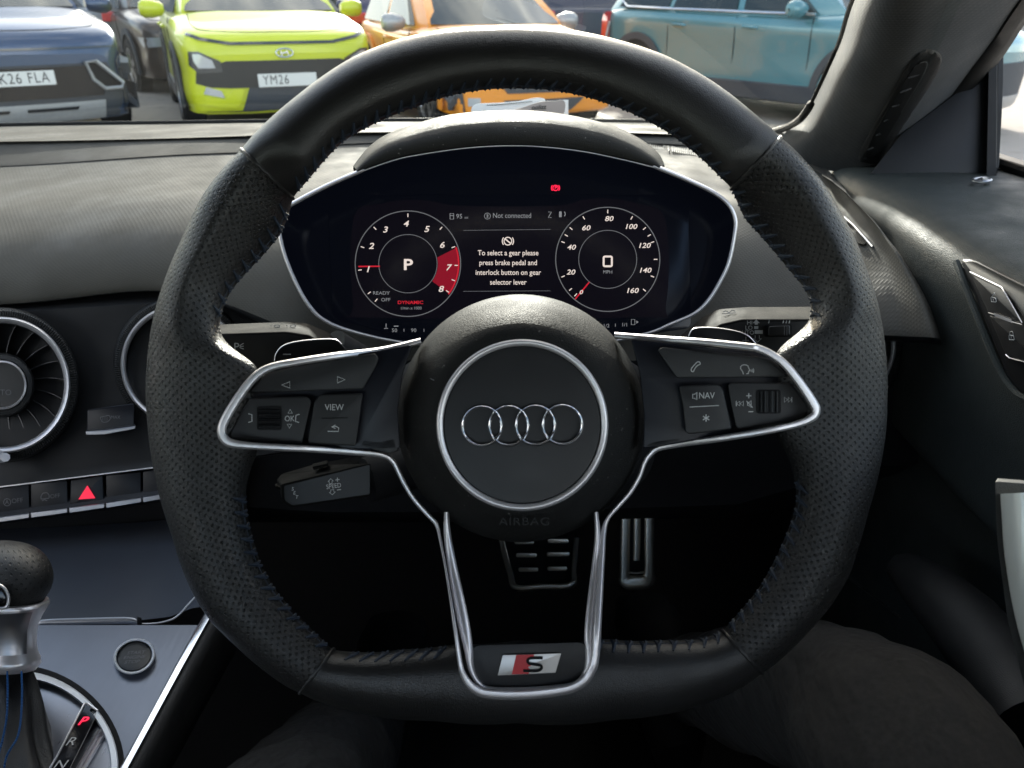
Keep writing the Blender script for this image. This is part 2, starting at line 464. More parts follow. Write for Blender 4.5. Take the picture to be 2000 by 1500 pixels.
# ================================================================ STEERING WHEEL
D = 0.385
CX, CY = 1012., 800.
wheel = root('steering_wheel', 'flat-bottomed black leather steering wheel with perforated grips, silver spokes and a four-ring emblem', 'steering wheel', P(CX, CY, D))
outer_px = [(1010, 50), (1125, 60), (1212, 79), (1300, 108), (1400, 164), (1480, 228), (1533, 273), (1587, 330), (1613, 363), (1643, 417), (1667, 457), (1693, 527), (1713, 583),
            (1730, 683), (1734, 742), (1733, 783), (1731, 841), (1722, 899), (1696, 1000), (1676, 1072), (1660, 1124), (1624, 1182), (1580, 1234), (1532, 1282), (1488, 1318),
            (1424, 1356), (1350, 1384), (1200, 1406), (1012, 1412), (850, 1408), (700, 1393), (580, 1354), (500, 1298), (454, 1256), (407, 1209), (379, 1165), (354, 1108), (337, 1050),
            (316, 987), (298, 909), (288, 831), (284, 752), (288, 690), (300, 615), (318, 555), (354, 468), (399, 375), (462, 299), (577, 189), (687, 112), (775, 77), (862, 58), (950, 51)]
inner_px = [(1012, 173), (1090, 178), (1160, 194), (1230, 220), (1300, 256), (1372, 312), (1408, 348), (1423, 363), (1440, 395), (1453, 427), (1487, 463), (1513, 493), (1543, 530), (1567, 557),
            (1582, 585), (1586, 612), (1580, 632), (1563, 650), (1535, 664), (1512, 690), (1507, 760), (1515, 850), (1545, 905), (1556, 965), (1552, 1000), (1537, 1040), (1520, 1080), (1480, 1152),
            (1440, 1200), (1408, 1234), (1370, 1248), (1290, 1250), (1180, 1247), (1012, 1250), (890, 1257), (790, 1268), (700, 1274), (650, 1268), (620, 1240), (570, 1190), (530, 1140), (503, 1085),
            (490, 1035), (483, 1003), (480, 956), (491, 912), (505, 880), (508, 800), (506, 730), (497, 702), (462, 690), (438, 668), (428, 640), (434, 605), (450, 570), (480, 534), (510, 504),
            (549, 459), (566, 415), (575, 384), (607, 346), (670, 276), (740, 238), (810, 210), (880, 187), (950, 175)]
def polar(pts):
    q = sorted((math.atan2(CY-y, x-CX) % (2*math.pi), math.hypot(x-CX, CY-y)) for x, y in pts)
    q = [(q[-1][0]-2*math.pi, q[-1][1])]+q+[(q[0][0]+2*math.pi, q[0][1])]
    def f(th):
        th %= 2*math.pi
        for i in range(len(q)-1):
            if q[i][0] <= th <= q[i+1][0]:
                u = (th-q[i][0])/max(1e-9, q[i+1][0]-q[i][0]); return q[i][1]*(1-u)+q[i+1][1]*u
        return q[0][1]
    n = 720; tab = [f(2*math.pi*k/n) for k in range(n)]
    for _ in range(3): tab = [(tab[k-2]+2*tab[k-1]+3*tab[k]+2*tab[(k+1) % n]+tab[(k+2) % n])/9 for k in range(n)]
    def g(th):
        u = (th/(2*math.pi) % 1)*n; i = int(u); fr = u-i
        return tab[i % n]*(1-fr)+tab[(i+1) % n]*fr
    return g
RO, RI = polar(outer_px), polar(inner_px)
def gauss(a, c, s):
    dlt = (a-c+180) % 360-180
    return math.exp(-(dlt/s)**2)
def sstep(a, b, x):
    u = max(0, min(1, (x-a)/(b-a))); return u*u*(3-2*u)
def rimpt(th, ph, grow=0.0):
    """Point on the rim: th degrees round the wheel, ph degrees round the section (0 outer edge, 90 towards the driver)."""
    a = rad(th); ro, ri = RO(a)+grow, RI(a)-grow; mid, hf = (ro+ri)/2, (ro-ri)/2
    c, s = math.cos(rad(ph)), math.sin(rad(ph))
    cc = math.copysign(abs(c)**.92, c); ss = math.copysign(abs(s)**.92, s)
    spoke = max(gauss(th, 0, 14), gauss(th, 180, 14), gauss(th, 270, 22)*.6)
    b = .0165*(1-.22*spoke) + grow*D/F
    thumb = max(gauss(th, 27, 13), gauss(th, 153, 13), gauss(th, 13, 9)*.7, gauss(th, 167, 9)*.7)
    low = max(gauss(th, -28, 20), gauss(th, 208, 20))
    t_ = th % 360; t_ = t_-360 if t_ > 270 else t_; t_ = 180-t_ if t_ > 90 else t_      # mirrored: 0 at the spokes, 90 at the top
    # thumb rest: the inner flank lies deep at the top of the grip and climbs towards the spoke
    wi = -.004 - .030*sstep(50, 40, t_)*sstep(10, 37, t_) + .004*sstep(26, 8, t_)*sstep(-14, 0, t_) - .004*low
    wz = b*ss + wi*((1-c)/2)**1.35
    if thumb > .05 and s > 0: wz += thumb*.0040*math.exp(-((c-.35)/.35)**2)
    r = mid+hf*cc
    return P(CX+r*math.cos(a), CY-r*math.sin(a), D-wz)
def rimseg(name, a0, a1, mat, label=None):
    n = int(abs(a1-a0)*2.2); m = 64; mb = MB(); rows = []; uvs = []; L_ = 0; prev = None
    for i in range(n+1):
        th = a0+(a1-a0)*i/n
        u = i/n; sq = -2.0*(math.exp(-(u*n/2.2)**2*.35)+math.exp(-((1-u)*n/2.2)**2*.35))   # leather dips into the seam
        row = [rimpt(th, 360*k/m, sq) for k in range(m+1)]
        c = rimpt(th, 90)
        if prev is not None: L_ += (c-prev).length
        prev = c; rows.append(row)
        a = rad(th); hf = (RO(a)-RI(a))/2*D/F
        arc = [0]
        for k in range(1, m+1): arc.append(arc[-1]+(row[k]-row[k-1]).length)
        uvs.append([(L_, s_-arc[16]) for s_ in arc])
    mb.grid(rows, uvs=uvs)
    o = mb.build(name, mat, wheel, angle=80)
    if label: o['label'] = label
    return o
rimseg('rim_leather', 46, 136.8, M['leather'], 'smooth black leather across the top of the rim')
rimseg('rim_leather', 136.8, 232.4, M['perf'], 'perforated leather grip beside the round air vents')
rimseg('rim_leather', 232.4, 312.75, M['leather'], 'smooth leather along the flat bottom of the rim')
rimseg('rim_leather', -47.25, 46, M['perf'], 'perforated leather grip beside the door')
for th in (46, 136.8, 232.4, 312.75):
    mb = MB(); mb.tube([rimpt(th+.05*math.sin(ph*.4), ph, -1.5) for ph in range(-30, 215, 5)], .0009, 8)
    mb.build('seam', M['leather'], wheel)
# sewn joint on the inner edge of the rim
for nm, a0, a1 in (('stitching', 48, 135), ('stitching', 139, 163), ('stitching', 197, 231), ('stitching', 235, 252), ('stitching', 288, 311), ('stitching', -46, -14), ('stitching', 17, 44)):
    mb = MB(); th = a0; step = 1.05
    while th < a1:
        st = 25/ RI(rad(th))*57.3
        p = [rimpt(th+st*.10, 130, .5), rimpt(th+st*.42, 148, 1.6), rimpt(th+st*.30, 168, 1.5)]
        mb.tube(p, [.0005, .0012, .0005], 5)
        p = [rimpt(th+st*.42, 146, 1.2), rimpt(th+st*.66, 158, 1.5), rimpt(th+st*.66, 172, 1.2)]
        mb.tube(p, [.0004, .0010, .0005], 5)
        th += st
    mb.tube([rimpt(a0+(a1-a0)*i/60, 153, -.1) for i in range(61)], .00035, 5)
    mb.build(nm, M['thread'], wheel)

# spoke backing plates, hub boss behind everything
M['spoke'] = plain('spoke_black', (.006, .007, .012), .34, 0, .3)
BW = .012                              # height of the button faces above the rim plane
lpanel = rp([(442, 848), (497, 752), (520, 727), (600, 706), (745, 684), (806, 673), (786, 730), (777, 800), (782, 878), (700, 878), (590, 871), (470, 866)], 10)
rpanel = rp([(1256, 876), (1258, 810), (1250, 730), (1232, 662), (1290, 668), (1400, 680), (1480, 688), (1515, 702), (1545, 730), (1585, 790), (1585, 812), (1560, 826), (1400, 852), (1290, 872)], 6)
lsp = plate('spoke', lpanel, D-BW+.006, .012, M['spoke'], wheel, b=3)
rsp = plate('spoke', rpanel, D-BW+.006, .012, M['spoke'], wheel, b=3)

# silver trim: one band round both spokes and down the lower spoke
TP = [(822, 666, 12), (744, 685, 14), (650, 696, 14), (572, 708, 14), (530, 717, 15), (505, 730, 16), (485, 750, 17), (463, 780, 18), (442, 815, 18), (433, 838, 18), (437, 856, 18), (452, 866, 17), (494, 871, 14),
      (588, 876, 13), (682, 882, 13), (742, 888, 11), (766, 900, 10), (780, 925, 9), (790, 945, 9), (808, 974, 9), (834, 1004, 9), (852, 1024, 8), (859, 1050, 6), (873, 1126, 5), (888, 1223, 7), (899, 1297, 10), (908, 1324, 13), (924, 1343, 17), (950, 1354, 20), (1005, 1357, 20), (1064, 1353, 20), (1112, 1345, 19), (1139, 1331, 19), (1153, 1313, 18), (1162, 1287, 17), (1167, 1215, 16), (1174, 1097, 14), (1179, 1038, 11), (1188, 1012, 8),
      (1208, 988, 9), (1230, 963, 9), (1248, 933, 9), (1258, 906, 9), (1268, 890, 10), (1286, 876, 11), (1330, 867, 12), (1403, 857, 13), (1490, 843, 13), (1555, 829, 14), (1586, 816, 16), (1594, 803, 17), (1589, 788, 18),
      (1564, 750, 17), (1535, 714, 16), (1508, 693, 15), (1482, 681, 15), (1460, 677, 14), (1374, 668, 13), (1287, 662, 13), (1200, 655, 12)]
TW = [(x, y, wd, -.010+.0285*sstep(225, 470, math.hypot(x-1017, y-817))) for x, y, wd in TP]
TW = [(x, y, wd*1.02, wz) for x, y, wd, wz in TW]
ribbon('spoke_trim', TW, D, M['satin'], wheel, h=.0026, res=7, back=.006, pw=5.0, n=13)
# black line inside the trim, and the broad inner cheek of the lower spoke
UI = [(872, 1000, 8), (874, 1045, 12), (884, 1110, 16), (896, 1170, 19), (907, 1225, 19), (915, 1268, 15), (921, 1308, 10), (937, 1336, 8), (964, 1346, 8), (1034, 1346, 8), (1095, 1341, 8), (1125, 1334, 8),
      (1143, 1315, 9), (1150, 1285, 12), (1150, 1240, 15), (1155, 1180, 15), (1162, 1110, 12), (1167, 1050, 10), (1164, 1000, 7)]
ribbon('lower_spoke', [(x, y, wd*1.2, .0165-.020*sstep(1300, 1040, y)) for x, y, wd in UI], D, M['satin'], wheel, h=.0018, res=7, back=.012)
ribbon('lower_spoke_groove', [(866, 1070, 8, -.004), (880, 1130, 11, .001), (893, 1218, 9, .006), (903, 1290, 6, .009), (920, 1332, 8, .010), (952, 1351, 6, .010), (1005, 1354, 5, .010), (1064, 1351, 5, .010), (1112, 1342, 6, .010),
        (1148, 1322, 6, .010), (1158, 1288, 7, .009), (1161, 1215, 8, .006), (1168, 1120, 8, .001), (1172, 1060, 6, -.004)], D, M['blackgloss'], wheel, h=.0005, res=6, back=.010)
plate('badge_panel', rp([(917, 1272), (931, 1260), (1133, 1254), (1144, 1259), (1149, 1286), (1141, 1311), (1122, 1330), (1093, 1336), (1034, 1342), (964, 1342), (938, 1334), (926, 1315)], 6), D-.0158, .02, M['black'], wheel, b=2)
bd = plate('sport_badge', rp([(982, 1279.5), (1096, 1276), (1085, 1314), (972, 1319.6)], 1.5), D-.0172, .0014, M['badgesilver'], wheel, b=.8)
mb = MB(); flat(mb, [(1008, 1279.3), (1043.5, 1278.2), (1041, 1286), (1033, 1290), (1033, 1296), (1037, 1300), (1031, 1303), (1036, 1309), (1032.5, 1316.3), (999.5, 1317.3)], D-.0175, .0004); mb.build('red_field', M['badgered'], bd, smooth=False)
mb = MB(); sS = [(1060, 1285.5), (1045, 1285), (1034, 1286.5), (1030.5, 1291), (1034, 1296), (1046, 1298), (1056, 1300), (1057.5, 1305), (1052, 1309.5), (1040, 1310.5), (1022, 1310)]
ss_ = cat_rom(sS, 5); stroke(mb, ss_, 5.6, D-.0178, t=.0006); mb.build('letter', M['pit'], bd, smooth=False)

# airbag cover
HX, HY = 1017., 817.
hub = disc('airbag_cover', HX, HY, [(0, .0225), (90, .0225), (150, .0222), (166, .0217), (176, .0205), (186, .0182), (196, .0150), (206, .0109), (216, .0056), (226, -.0012), (234, -.0085), (239, -.0160), (242, -.0235), (238, -.030), (0, -.031)], D, M['hub'], wheel, n=128, angle=80)
ring = disc('emblem_ring', 1020, 830, [(153.5, .0215), (154.5, .0230), (156, .0236), (160, .0242), (163.5, .0243), (166, .0238), (168, .0222), (168.5, .020)], D, M['satin'], wheel, n=128, angle=50)
pl_ = disc('emblem_plate', 1020, 830, [(0, .0234), (140, .0234), (152, .0231), (155, .020)], D, M['hubplate'], wheel, n=96)
for cx, cy in ((941.5, 831.5), (993.7, 831), (1046, 830), (1098.5, 829)):
    disc('emblem_hoop', cx, cy, [(34.3, .0230), (33.9, .0246), (36, .0258), (38, .0262), (40, .0258), (42.0, .0246), (42.4, .0230)], D, M['chrome'], pl_, n=72, angle=60)
text('airbag_lettering', 'AIRBAG', 1024, 1019, 15, lambda x, y: D-.0200, M['emboss'], hub, xs=1.25, spacing=1.1)
mb = MB(); stroke(mb, [(840, 739), (848, 743), (858, 743), (864, 741)], 1.6, D-.0185); mb.build('scratch', M['printdim'], hub, smooth=False)
# joints where the horn pad meets the spokes
for px in ([(715, 850), (770, 850), (772, 868), (708, 872)], [(1258, 853), (1322, 838), (1326, 852), (1258, 866)]):
    plate('spoke_bridge', px, D+.004, .006, M['black'], wheel, b=2)
for px in ([(722, 735), (742, 730), (772, 752), (770, 768), (742, 756)], [(1290, 705), (1252, 716), (1250, 742), (1262, 744)]):
    plate('spoke_bridge', px, D+.006, .006, M['black'], wheel, b=2)
for px in ([(770, 855), (742, 862), (708, 858), (703, 871), (760, 886), (778, 880)], [(1258, 872), (1275, 862), (1326, 854), (1328, 862), (1290, 872)]):
    plate('spoke_bridge', px, D-.006, .004, M['black'], wheel, b=2)

# buttons
IC = D-BW-.0004
def button(px, parent, r=5, up=0.0): return plate('button', rp(px, r), D-BW-up, .004, M['button'], parent, b=3.2)
def icons(parent, mat=None): 
    class _I:
        def __enter__(s): s.mb = MB(); return s.mb
        def __exit__(s, *a): s.mb.build('symbol', mat or M['print'], parent, smooth=False)
    return _I()
b1 = button([(520, 729), (600, 711), (732, 690), (740, 700), (733, 718), (709, 760), (610, 763), (486, 769)], lsp)
with icons(b1) as mb:
    stroke(mb, [(550, 752), (566, 745.5), (566, 758)], 1.6, IC, True)
with icons(b1) as mb: stroke(mb, [(674, 741.5), (659, 735.5), (659, 748)], 1.6, IC, True)
b2 = button([(485, 779), (540, 776), (600, 774), (608, 784), (590, 866), (520, 862), (452, 856), (450, 846)], lsp)
with icons(b2) as mb:
    stroke(mb, [(485, 808), (492, 810), (492, 823), (485, 825)], 1.6, IC)
with icons(b2) as mb: stroke(mb, [(585, 809), (578, 811), (577, 823), (584, 825)], 1.6, IC)
with icons(b2) as mb:
    stroke(mb, [(566.7, 799.5), (562.5, 807), (571, 807)], 1.4, IC, True); stroke(mb, [(565.3, 836.3), (561, 828.6), (570, 828.6)], 1.4, IC, True)
with icons(b2) as mb: text('', 'OK', 565.8, 818, 11, IC, None, None, mb=mb, xs=.85)
def scroller(x0, y0, x1, y1, parent, vertical):
    plate('scroll_wheel_recess', rp([(x0-3, y0-3), (x1+3, y0-3), (x1+3, y1+3), (x0-3, y1+3)], 6), D-BW-.0006, .001, M['pit'], parent, b=1)
    mb = MB(); rows = []; n = 28
    for i in range(n+1):
        a = -75+150*i/n; k = .0016*(math.sin(rad(i*360/2.4))*.18)
        wz = .0035*(math.cos(rad(a)))-.0012
        if vertical: y = (y0+y1)/2+(y1-y0)/2*math.sin(rad(a))/math.sin(rad(75)); rows.append([P(x0+(x1-x0)*j/10, y, D-BW-wz-k-(.0001*math.sin(j*2.4))) for j in range(11)])
        else: x = (x0+x1)/2+(x1-x0)/2*math.sin(rad(a))/math.sin(rad(75)); rows.append([P(x, y0+(y1-y0)*j/10, D-BW-wz-k) for j in range(11)])
    mb.grid(rows); mb.build('scroll_wheel', M['black'], parent, angle=15)
scroller(505, 796, 547, 837, b2, True)
b3 = button([(625, 771), (709, 768), (706, 790), (695, 871), (640, 868), (601, 866), (614, 784)], lsp, up=.0006)
with icons(b3) as mb:
    text('', 'VIEW', 653, 796, 12, IC-.0006, None, None, mb=mb, xs=.9)
with icons(b3) as mb:
    stroke(mb, [(655, 830), (648, 834), (655, 837)], 1.5, IC-.0006); stroke(mb, [(648, 833.5), (657, 833), (661.5, 836), (661, 842.5), (640, 842.5)], 1.6, IC-.0006)
with icons(b3, M['pit']) as mb: stroke(mb, [(628, 817), (679, 816)], 2, IC-.0006)
b4 = button([(1284, 684), (1293, 678), (1400, 690), (1499, 699), (1514, 708), (1540, 736), (1420, 738), (1322, 738), (1310, 722)], rsp)
with icons(b4) as mb:
    ph = cat_rom([(1366.5, 707), (1362, 707), (1356, 713), (1351, 719), (1350, 724), (1354, 726), (1356, 722), (1360, 716), (1363, 713.5), (1368, 711)], 4)
    stroke(mb, ph, 1.5, IC, True)
with icons(b4) as mb:
    hd = cat_rom([(1452, 731), (1450, 725), (1446.5, 720), (1448, 714.5), (1454, 712.5), (1460, 714), (1462.5, 719), (1464.5, 724), (1462, 725), (1462, 729), (1458, 730)], 4); stroke(mb, hd, 1.5, IC)
    for k in range(3): stroke(mb, circ(1463, 724, 4+2.6*k, 6, -28, 28), 1.2, IC)
b5 = button([(1326, 754), (1402, 750), (1412, 760), (1429, 838), (1390, 843), (1346, 848), (1339, 843), (1333, 790)], rsp, up=.0006)
with icons(b5) as mb:
    text('', 'NAV', 1380, 773, 12, IC-.0006, None, None, mb=mb, xs=.9)
with icons(b5) as mb:
    stroke(mb, [(1353, 770), (1357, 770), (1361, 766), (1361, 781), (1357, 778), (1353, 778)], 1.4, IC-.0006, True)
with icons(b5) as mb: stroke(mb, [(1347, 795), (1404, 792)], 1.3, IC-.0006)
with icons(b5) as mb:
    for a in (0, 60, 120): stroke(mb, [(1379-7*math.cos(rad(a+90)), 816.5-7*math.sin(rad(a+90))), (1379+7*math.cos(rad(a+90)), 816.5+7*math.sin(rad(a+90)))], 1.9, IC-.0006)
b6 = button([(1421, 751), (1430, 747), (1480, 747), (1539, 748), (1549, 754), (1580, 795), (1572, 818), (1510, 828), (1442, 838), (1436, 830), (1428, 790)], rsp)
with icons(b6) as mb:
    stroke(mb, [(1457.5, 773), (1467.5, 773)], 1.6, IC); stroke(mb, [(1462.5, 768), (1462.5, 778)], 1.6, IC); stroke(mb, [(1462, 804), (1471, 804)], 1.6, IC)
with icons(b6) as mb:
    for x in (1452, 1445): stroke(mb, [(x, 783.5), (x-6.5, 788.3), (x, 793)], 1.3, IC, True)
    stroke(mb, [(1438, 783), (1438, 793.5)], 1.3, IC)
with icons(b6) as mb:
    for x in (1532, 1539.5): stroke(mb, [(x, 776), (x+6.5, 780.7), (x, 785.5)], 1.3, IC, True)
    stroke(mb, [(1546.5, 775.5), (1546.5, 786)], 1.3, IC)
with icons(b6) as mb:
    stroke(mb, [(1460, 786), (1463, 786), (1467, 782), (1467, 796), (1463, 792), (1460, 792)], 1.3, IC, True); stroke(mb, [(1458, 783), (1470, 796)], 1.4, IC)
scroller(1481, 764, 1522, 805, b6, False)
# shift paddles behind the spokes
lp = plate('shift_paddle', rp([(536, 715), (539, 692), (552, 676), (580, 667), (619, 663), (655, 663), (666, 671), (690, 700), (690, 730)], 5), D+.032, .003, M['black'], wheel, b=2)
ribbon('paddle_edge', [(536, 705, 2, .001), (539, 691, 2.4, .001), (552, 676, 2.4, .001), (578, 667.5, 2.4, .001), (619, 663, 2.4, .001), (654, 663, 2.4, .001), (667, 672, 2, .001)], D+.032, M['satin'], lp, h=.0006, back=.002, n=5)
mb = MB(); stroke(mb, [(553, 692), (568, 692)], 2, D+.0317); mb.build('symbol', M['print'], lp, smooth=False)
rpd = plate('shift_paddle', rp([(1335, 690), (1345, 657), (1352, 644), (1363, 640.5), (1397, 640.5), (1438, 647), (1461, 656), (1474, 670), (1490, 700)], 5), D+.032, .003, M['black'], wheel, b=2)
ribbon('paddle_edge', [(1345, 657, 2, .001), (1351, 645, 2.4, .001), (1363, 640.5, 2.4, .001), (1397, 640.5, 2.4, .001), (1438, 647, 2.4, .001), (1461, 656, 2.4, .001), (1476, 671, 2.2, .001)], D+.032, M['satin'], rpd, h=.0006, back=.002, n=5)
mb = MB(); stroke(mb, [(1450, 665), (1463, 665)], 2, D+.0317); stroke(mb, [(1456.7, 658), (1456.7, 671)], 2, D+.0317); mb.build('symbol', M['print'], rpd, smooth=False)
# boss that joins the wheel to its column
disc('hub_boss', 1017, 830, [(0, -.03), (170, -.03), (170, -.05), (120, -.075), (0, -.075)], D, M['pit'], wheel, n=48)

# ================================================================ STALKS ON THE COLUMN
ist = root('indicator_stalk', 'dark indicator stalk with parking-light mark, on the vent side of the steering column', 'stalk', P(640, 680, .46))
bdy = prism2('stalk_body', rp([(370, 654), (560, 648), (606, 655), (652, 688), (690, 715), (690, 740), (370, 735)], 6), .432, rp([(370, 635.5), (560, 628), (600, 630.5), (640, 648), (690, 690), (690, 720), (370, 712)], 6), .462, M['stalk'], ist, .0026, 4)
mb = MB(); flat(mb, rp([(372, 657), (558, 652), (600, 659), (640, 686), (640, 732), (372, 732)], 5), .4316, .001); fc = mb.build('stalk_face', M['stalkface'], ist, smooth=False)
mb = MB(); text('', 'P', 462, 678, 15, .4312, None, None, mb=mb)
for dy in (-5, 0, 5): stroke(mb, [(468, 677+dy*.35), (476, 676+dy*1.15)], 1.4, .4312)
mb.build('symbol', M['print'], fc, smooth=False)
mb = MB(); dst = lambda x, y: .447
for cx in (541, 572): stroke(mb, circ(cx, 637, 6, 10, ry=2), 1.4, lambda x, y: .447-.002, True); stroke(mb, [(cx-9, 637), (cx-13, 636)], 1.2, .445)
mb.build('symbol', M['print'], bdy, smooth=False)
mb = MB(); mb.tube([P(640, 690, .47), P(760, 760, .50)], .016, 16); mb.build('stalk_arm', M['pit'], ist)

wst = root('wiper_stalk', 'wiper stalk marked HI and LO with a small thumb wheel, on the column', 'stalk', P(1380, 680, .46))
bdy = prism2('stalk_body', rp([(1620, 738), (1620, 624), (1448, 624), (1405, 634), (1368, 664), (1320, 700), (1320, 740)], 6), .432, rp([(1620, 712), (1620, 598), (1460, 599), (1403, 603), (1374, 617), (1322, 660), (1320, 715)], 6), .462, M['stalk'], wst, .0026, 4)
mb = MB(); flat(mb, rp([(1618, 735), (1618, 628), (1450, 628), (1408, 638), (1378, 662), (1378, 735)], 5), .4316, .001); fc = mb.build('stalk_face', M['stalkface'], wst, smooth=False)
mb = MB()
for s_, x, y in (('HI', 1464, 630.5), ('LO', 1462.5, 640.5), ('AUTO', 1457, 650)): text('', s_, x, y, 8, .4312, None, None, mb=mb)
flat(mb, [(1477, 624), (1484, 631), (1480, 631), (1480, 634), (1474, 634), (1474, 631), (1470, 631)], .4312); flat(mb, [(1473, 637), (1481, 637), (1481, 642.5), (1473, 642.5)], .4312); flat(mb, [(1474, 645), (1490, 645), (1490, 652), (1474, 652)], .4312)
stroke(mb, [(1475, 655), (1475, 661), (1471, 661), (1480, 668), (1487, 661), (1483, 661), (1483, 655)], 1.2, .4312)
for x in (1501, 1529, 1535, 1541): flat(mb, [(x-1, 631), (x+1.5, 624.5), (x+2, 629), (x+.5, 632)], .4312)
mb.build('symbol', M['print'], fc, smooth=False)
plate('thumb_wheel_recess', rp([(1493, 634), (1547, 634), (1547, 658), (1495, 658)], 4), .4309, .002, M['pit'], wst, b=1)
tw = plate('thumb_wheel', rp([(1502, 637), (1543, 635.5), (1543, 655), (1500, 656)], 4), .4285, .004, M['stalkface'], wst, b=2)
mb = MB()
for x in (1532, 1537): stroke(mb, [(x, 637), (x, 655)], 1.4, .4282)
mb.build('symbol', M['printdim'], tw, smooth=False)
mb = MB(); stroke(mb, [(1412, 609), (1418, 607), (1424, 611), (1430, 606), (1436, 608)], 1.6, .4465); stroke(mb, [(1410, 613), (1438, 611)], 1.4, .4465); mb.build('symbol', M['print'], bdy, smooth=False)
mb = MB(); mb.tube([P(1370, 690, .47), P(1270, 760, .50)], .016, 16); mb.build('stalk_arm', M['pit'], wst)

cst = root('cruise_stalk', 'short stalk marked SPEED and SET, hanging below the spoke of the steering wheel', 'stalk', P(650, 945, .43))
prism2('stalk_body', rp([(549, 946), (700, 910), (724, 905), (724, 968), (700, 972), (570, 991), (551, 979)], 4), .420, rp([(541, 936), (552, 925), (607, 909), (682, 894), (724, 888), (724, 950), (560, 974), (540, 950)], 3), .444, M['stalk'], cst, .0034, 4)
mb = MB(); flat(mb, rp([(555, 949), (700, 913), (722, 908), (722, 965), (700, 968), (571, 987), (556, 977)], 3), .4196, .001); fc = mb.build('stalk_face', M['stalkface'], cst, smooth=False)
mb = MB(); text('', 'SPEED', 652, 949.5, 9, .4192, None, None, mb=mb, rot=8, xs=.85)
stroke(mb, [(643, 945), (643, 940.5), (640.5, 941), (646, 935), (651, 939.5), (648.5, 940), (648.5, 944)], 1.2, .4192, True); stroke(mb, [(655, 937.5), (663, 936.5)], 1.4, .4192); stroke(mb, [(659, 933), (659, 941)], 1.4, .4192)
stroke(mb, [(646, 957), (646, 961.5), (643, 961.5), (649, 966.5), (655, 960.5), (652, 960.5), (652, 956)], 1.2, .4192, True); stroke(mb, [(658, 957), (666, 956)], 1.4, .4192)
for s_, x, y in (('S', 572, 955), ('E', 575.5, 963), ('T', 580, 971)): text('', s_, x, y, 7, .4192, None, None, mb=mb, rot=-10)
mb.build('symbol', M['print'], fc, smooth=False)
prism2('stalk_button', rp([(610, 912), (640, 905), (642, 910), (613, 918)], 1), .428, rp([(610, 906), (639, 899), (643, 903), (613, 910)], 1), .436, M['stalk'], cst, .0006)
prism2('stalk_tip', [(538, 948), (552, 953), (551, 958), (538, 953)], .425, [(537, 944), (550, 946), (550, 956), (537, 950)], .436, M['stalk'], cst, .0006)
mb = MB(); mb.tube([P(715, 938, .436), P(850, 900, .46), P(960, 880, .47)], .013, 14); mb.build('stalk_arm', M['pit'], cst)

col_ = root('steering_column', 'dark column shroud behind the wheel hub, carrying the three stalks', 'column', P(1017, 850, .5))
mb = MB(); rows = []
for d, rx, ry, cy in ((.46, 240, 140, 830), (.475, 265, 155, 832), (.52, 255, 150, 830), (.60, 240, 140, 815), (.66, 230, 130, 800)):
    rows.append([P(1017+rx*math.copysign(abs(math.cos(a))**.6, math.cos(a)), cy+ry*math.copysign(abs(math.sin(a))**.6, math.sin(a)), d) for a in [2*math.pi*k/48 for k in range(48)]])
mb.grid(rows, closed_u=True); mb.f.append(tuple(range(48))); mb.mi.append(0)
mb.build('shroud', M['pit'], col_)
# ================================================================ DASHBOARD
dash = root('dashboard', 'dark moulded dashboard with pipped soft panels and round air vents, sunlit on top', 'dashboard', P(700, 500, .72))
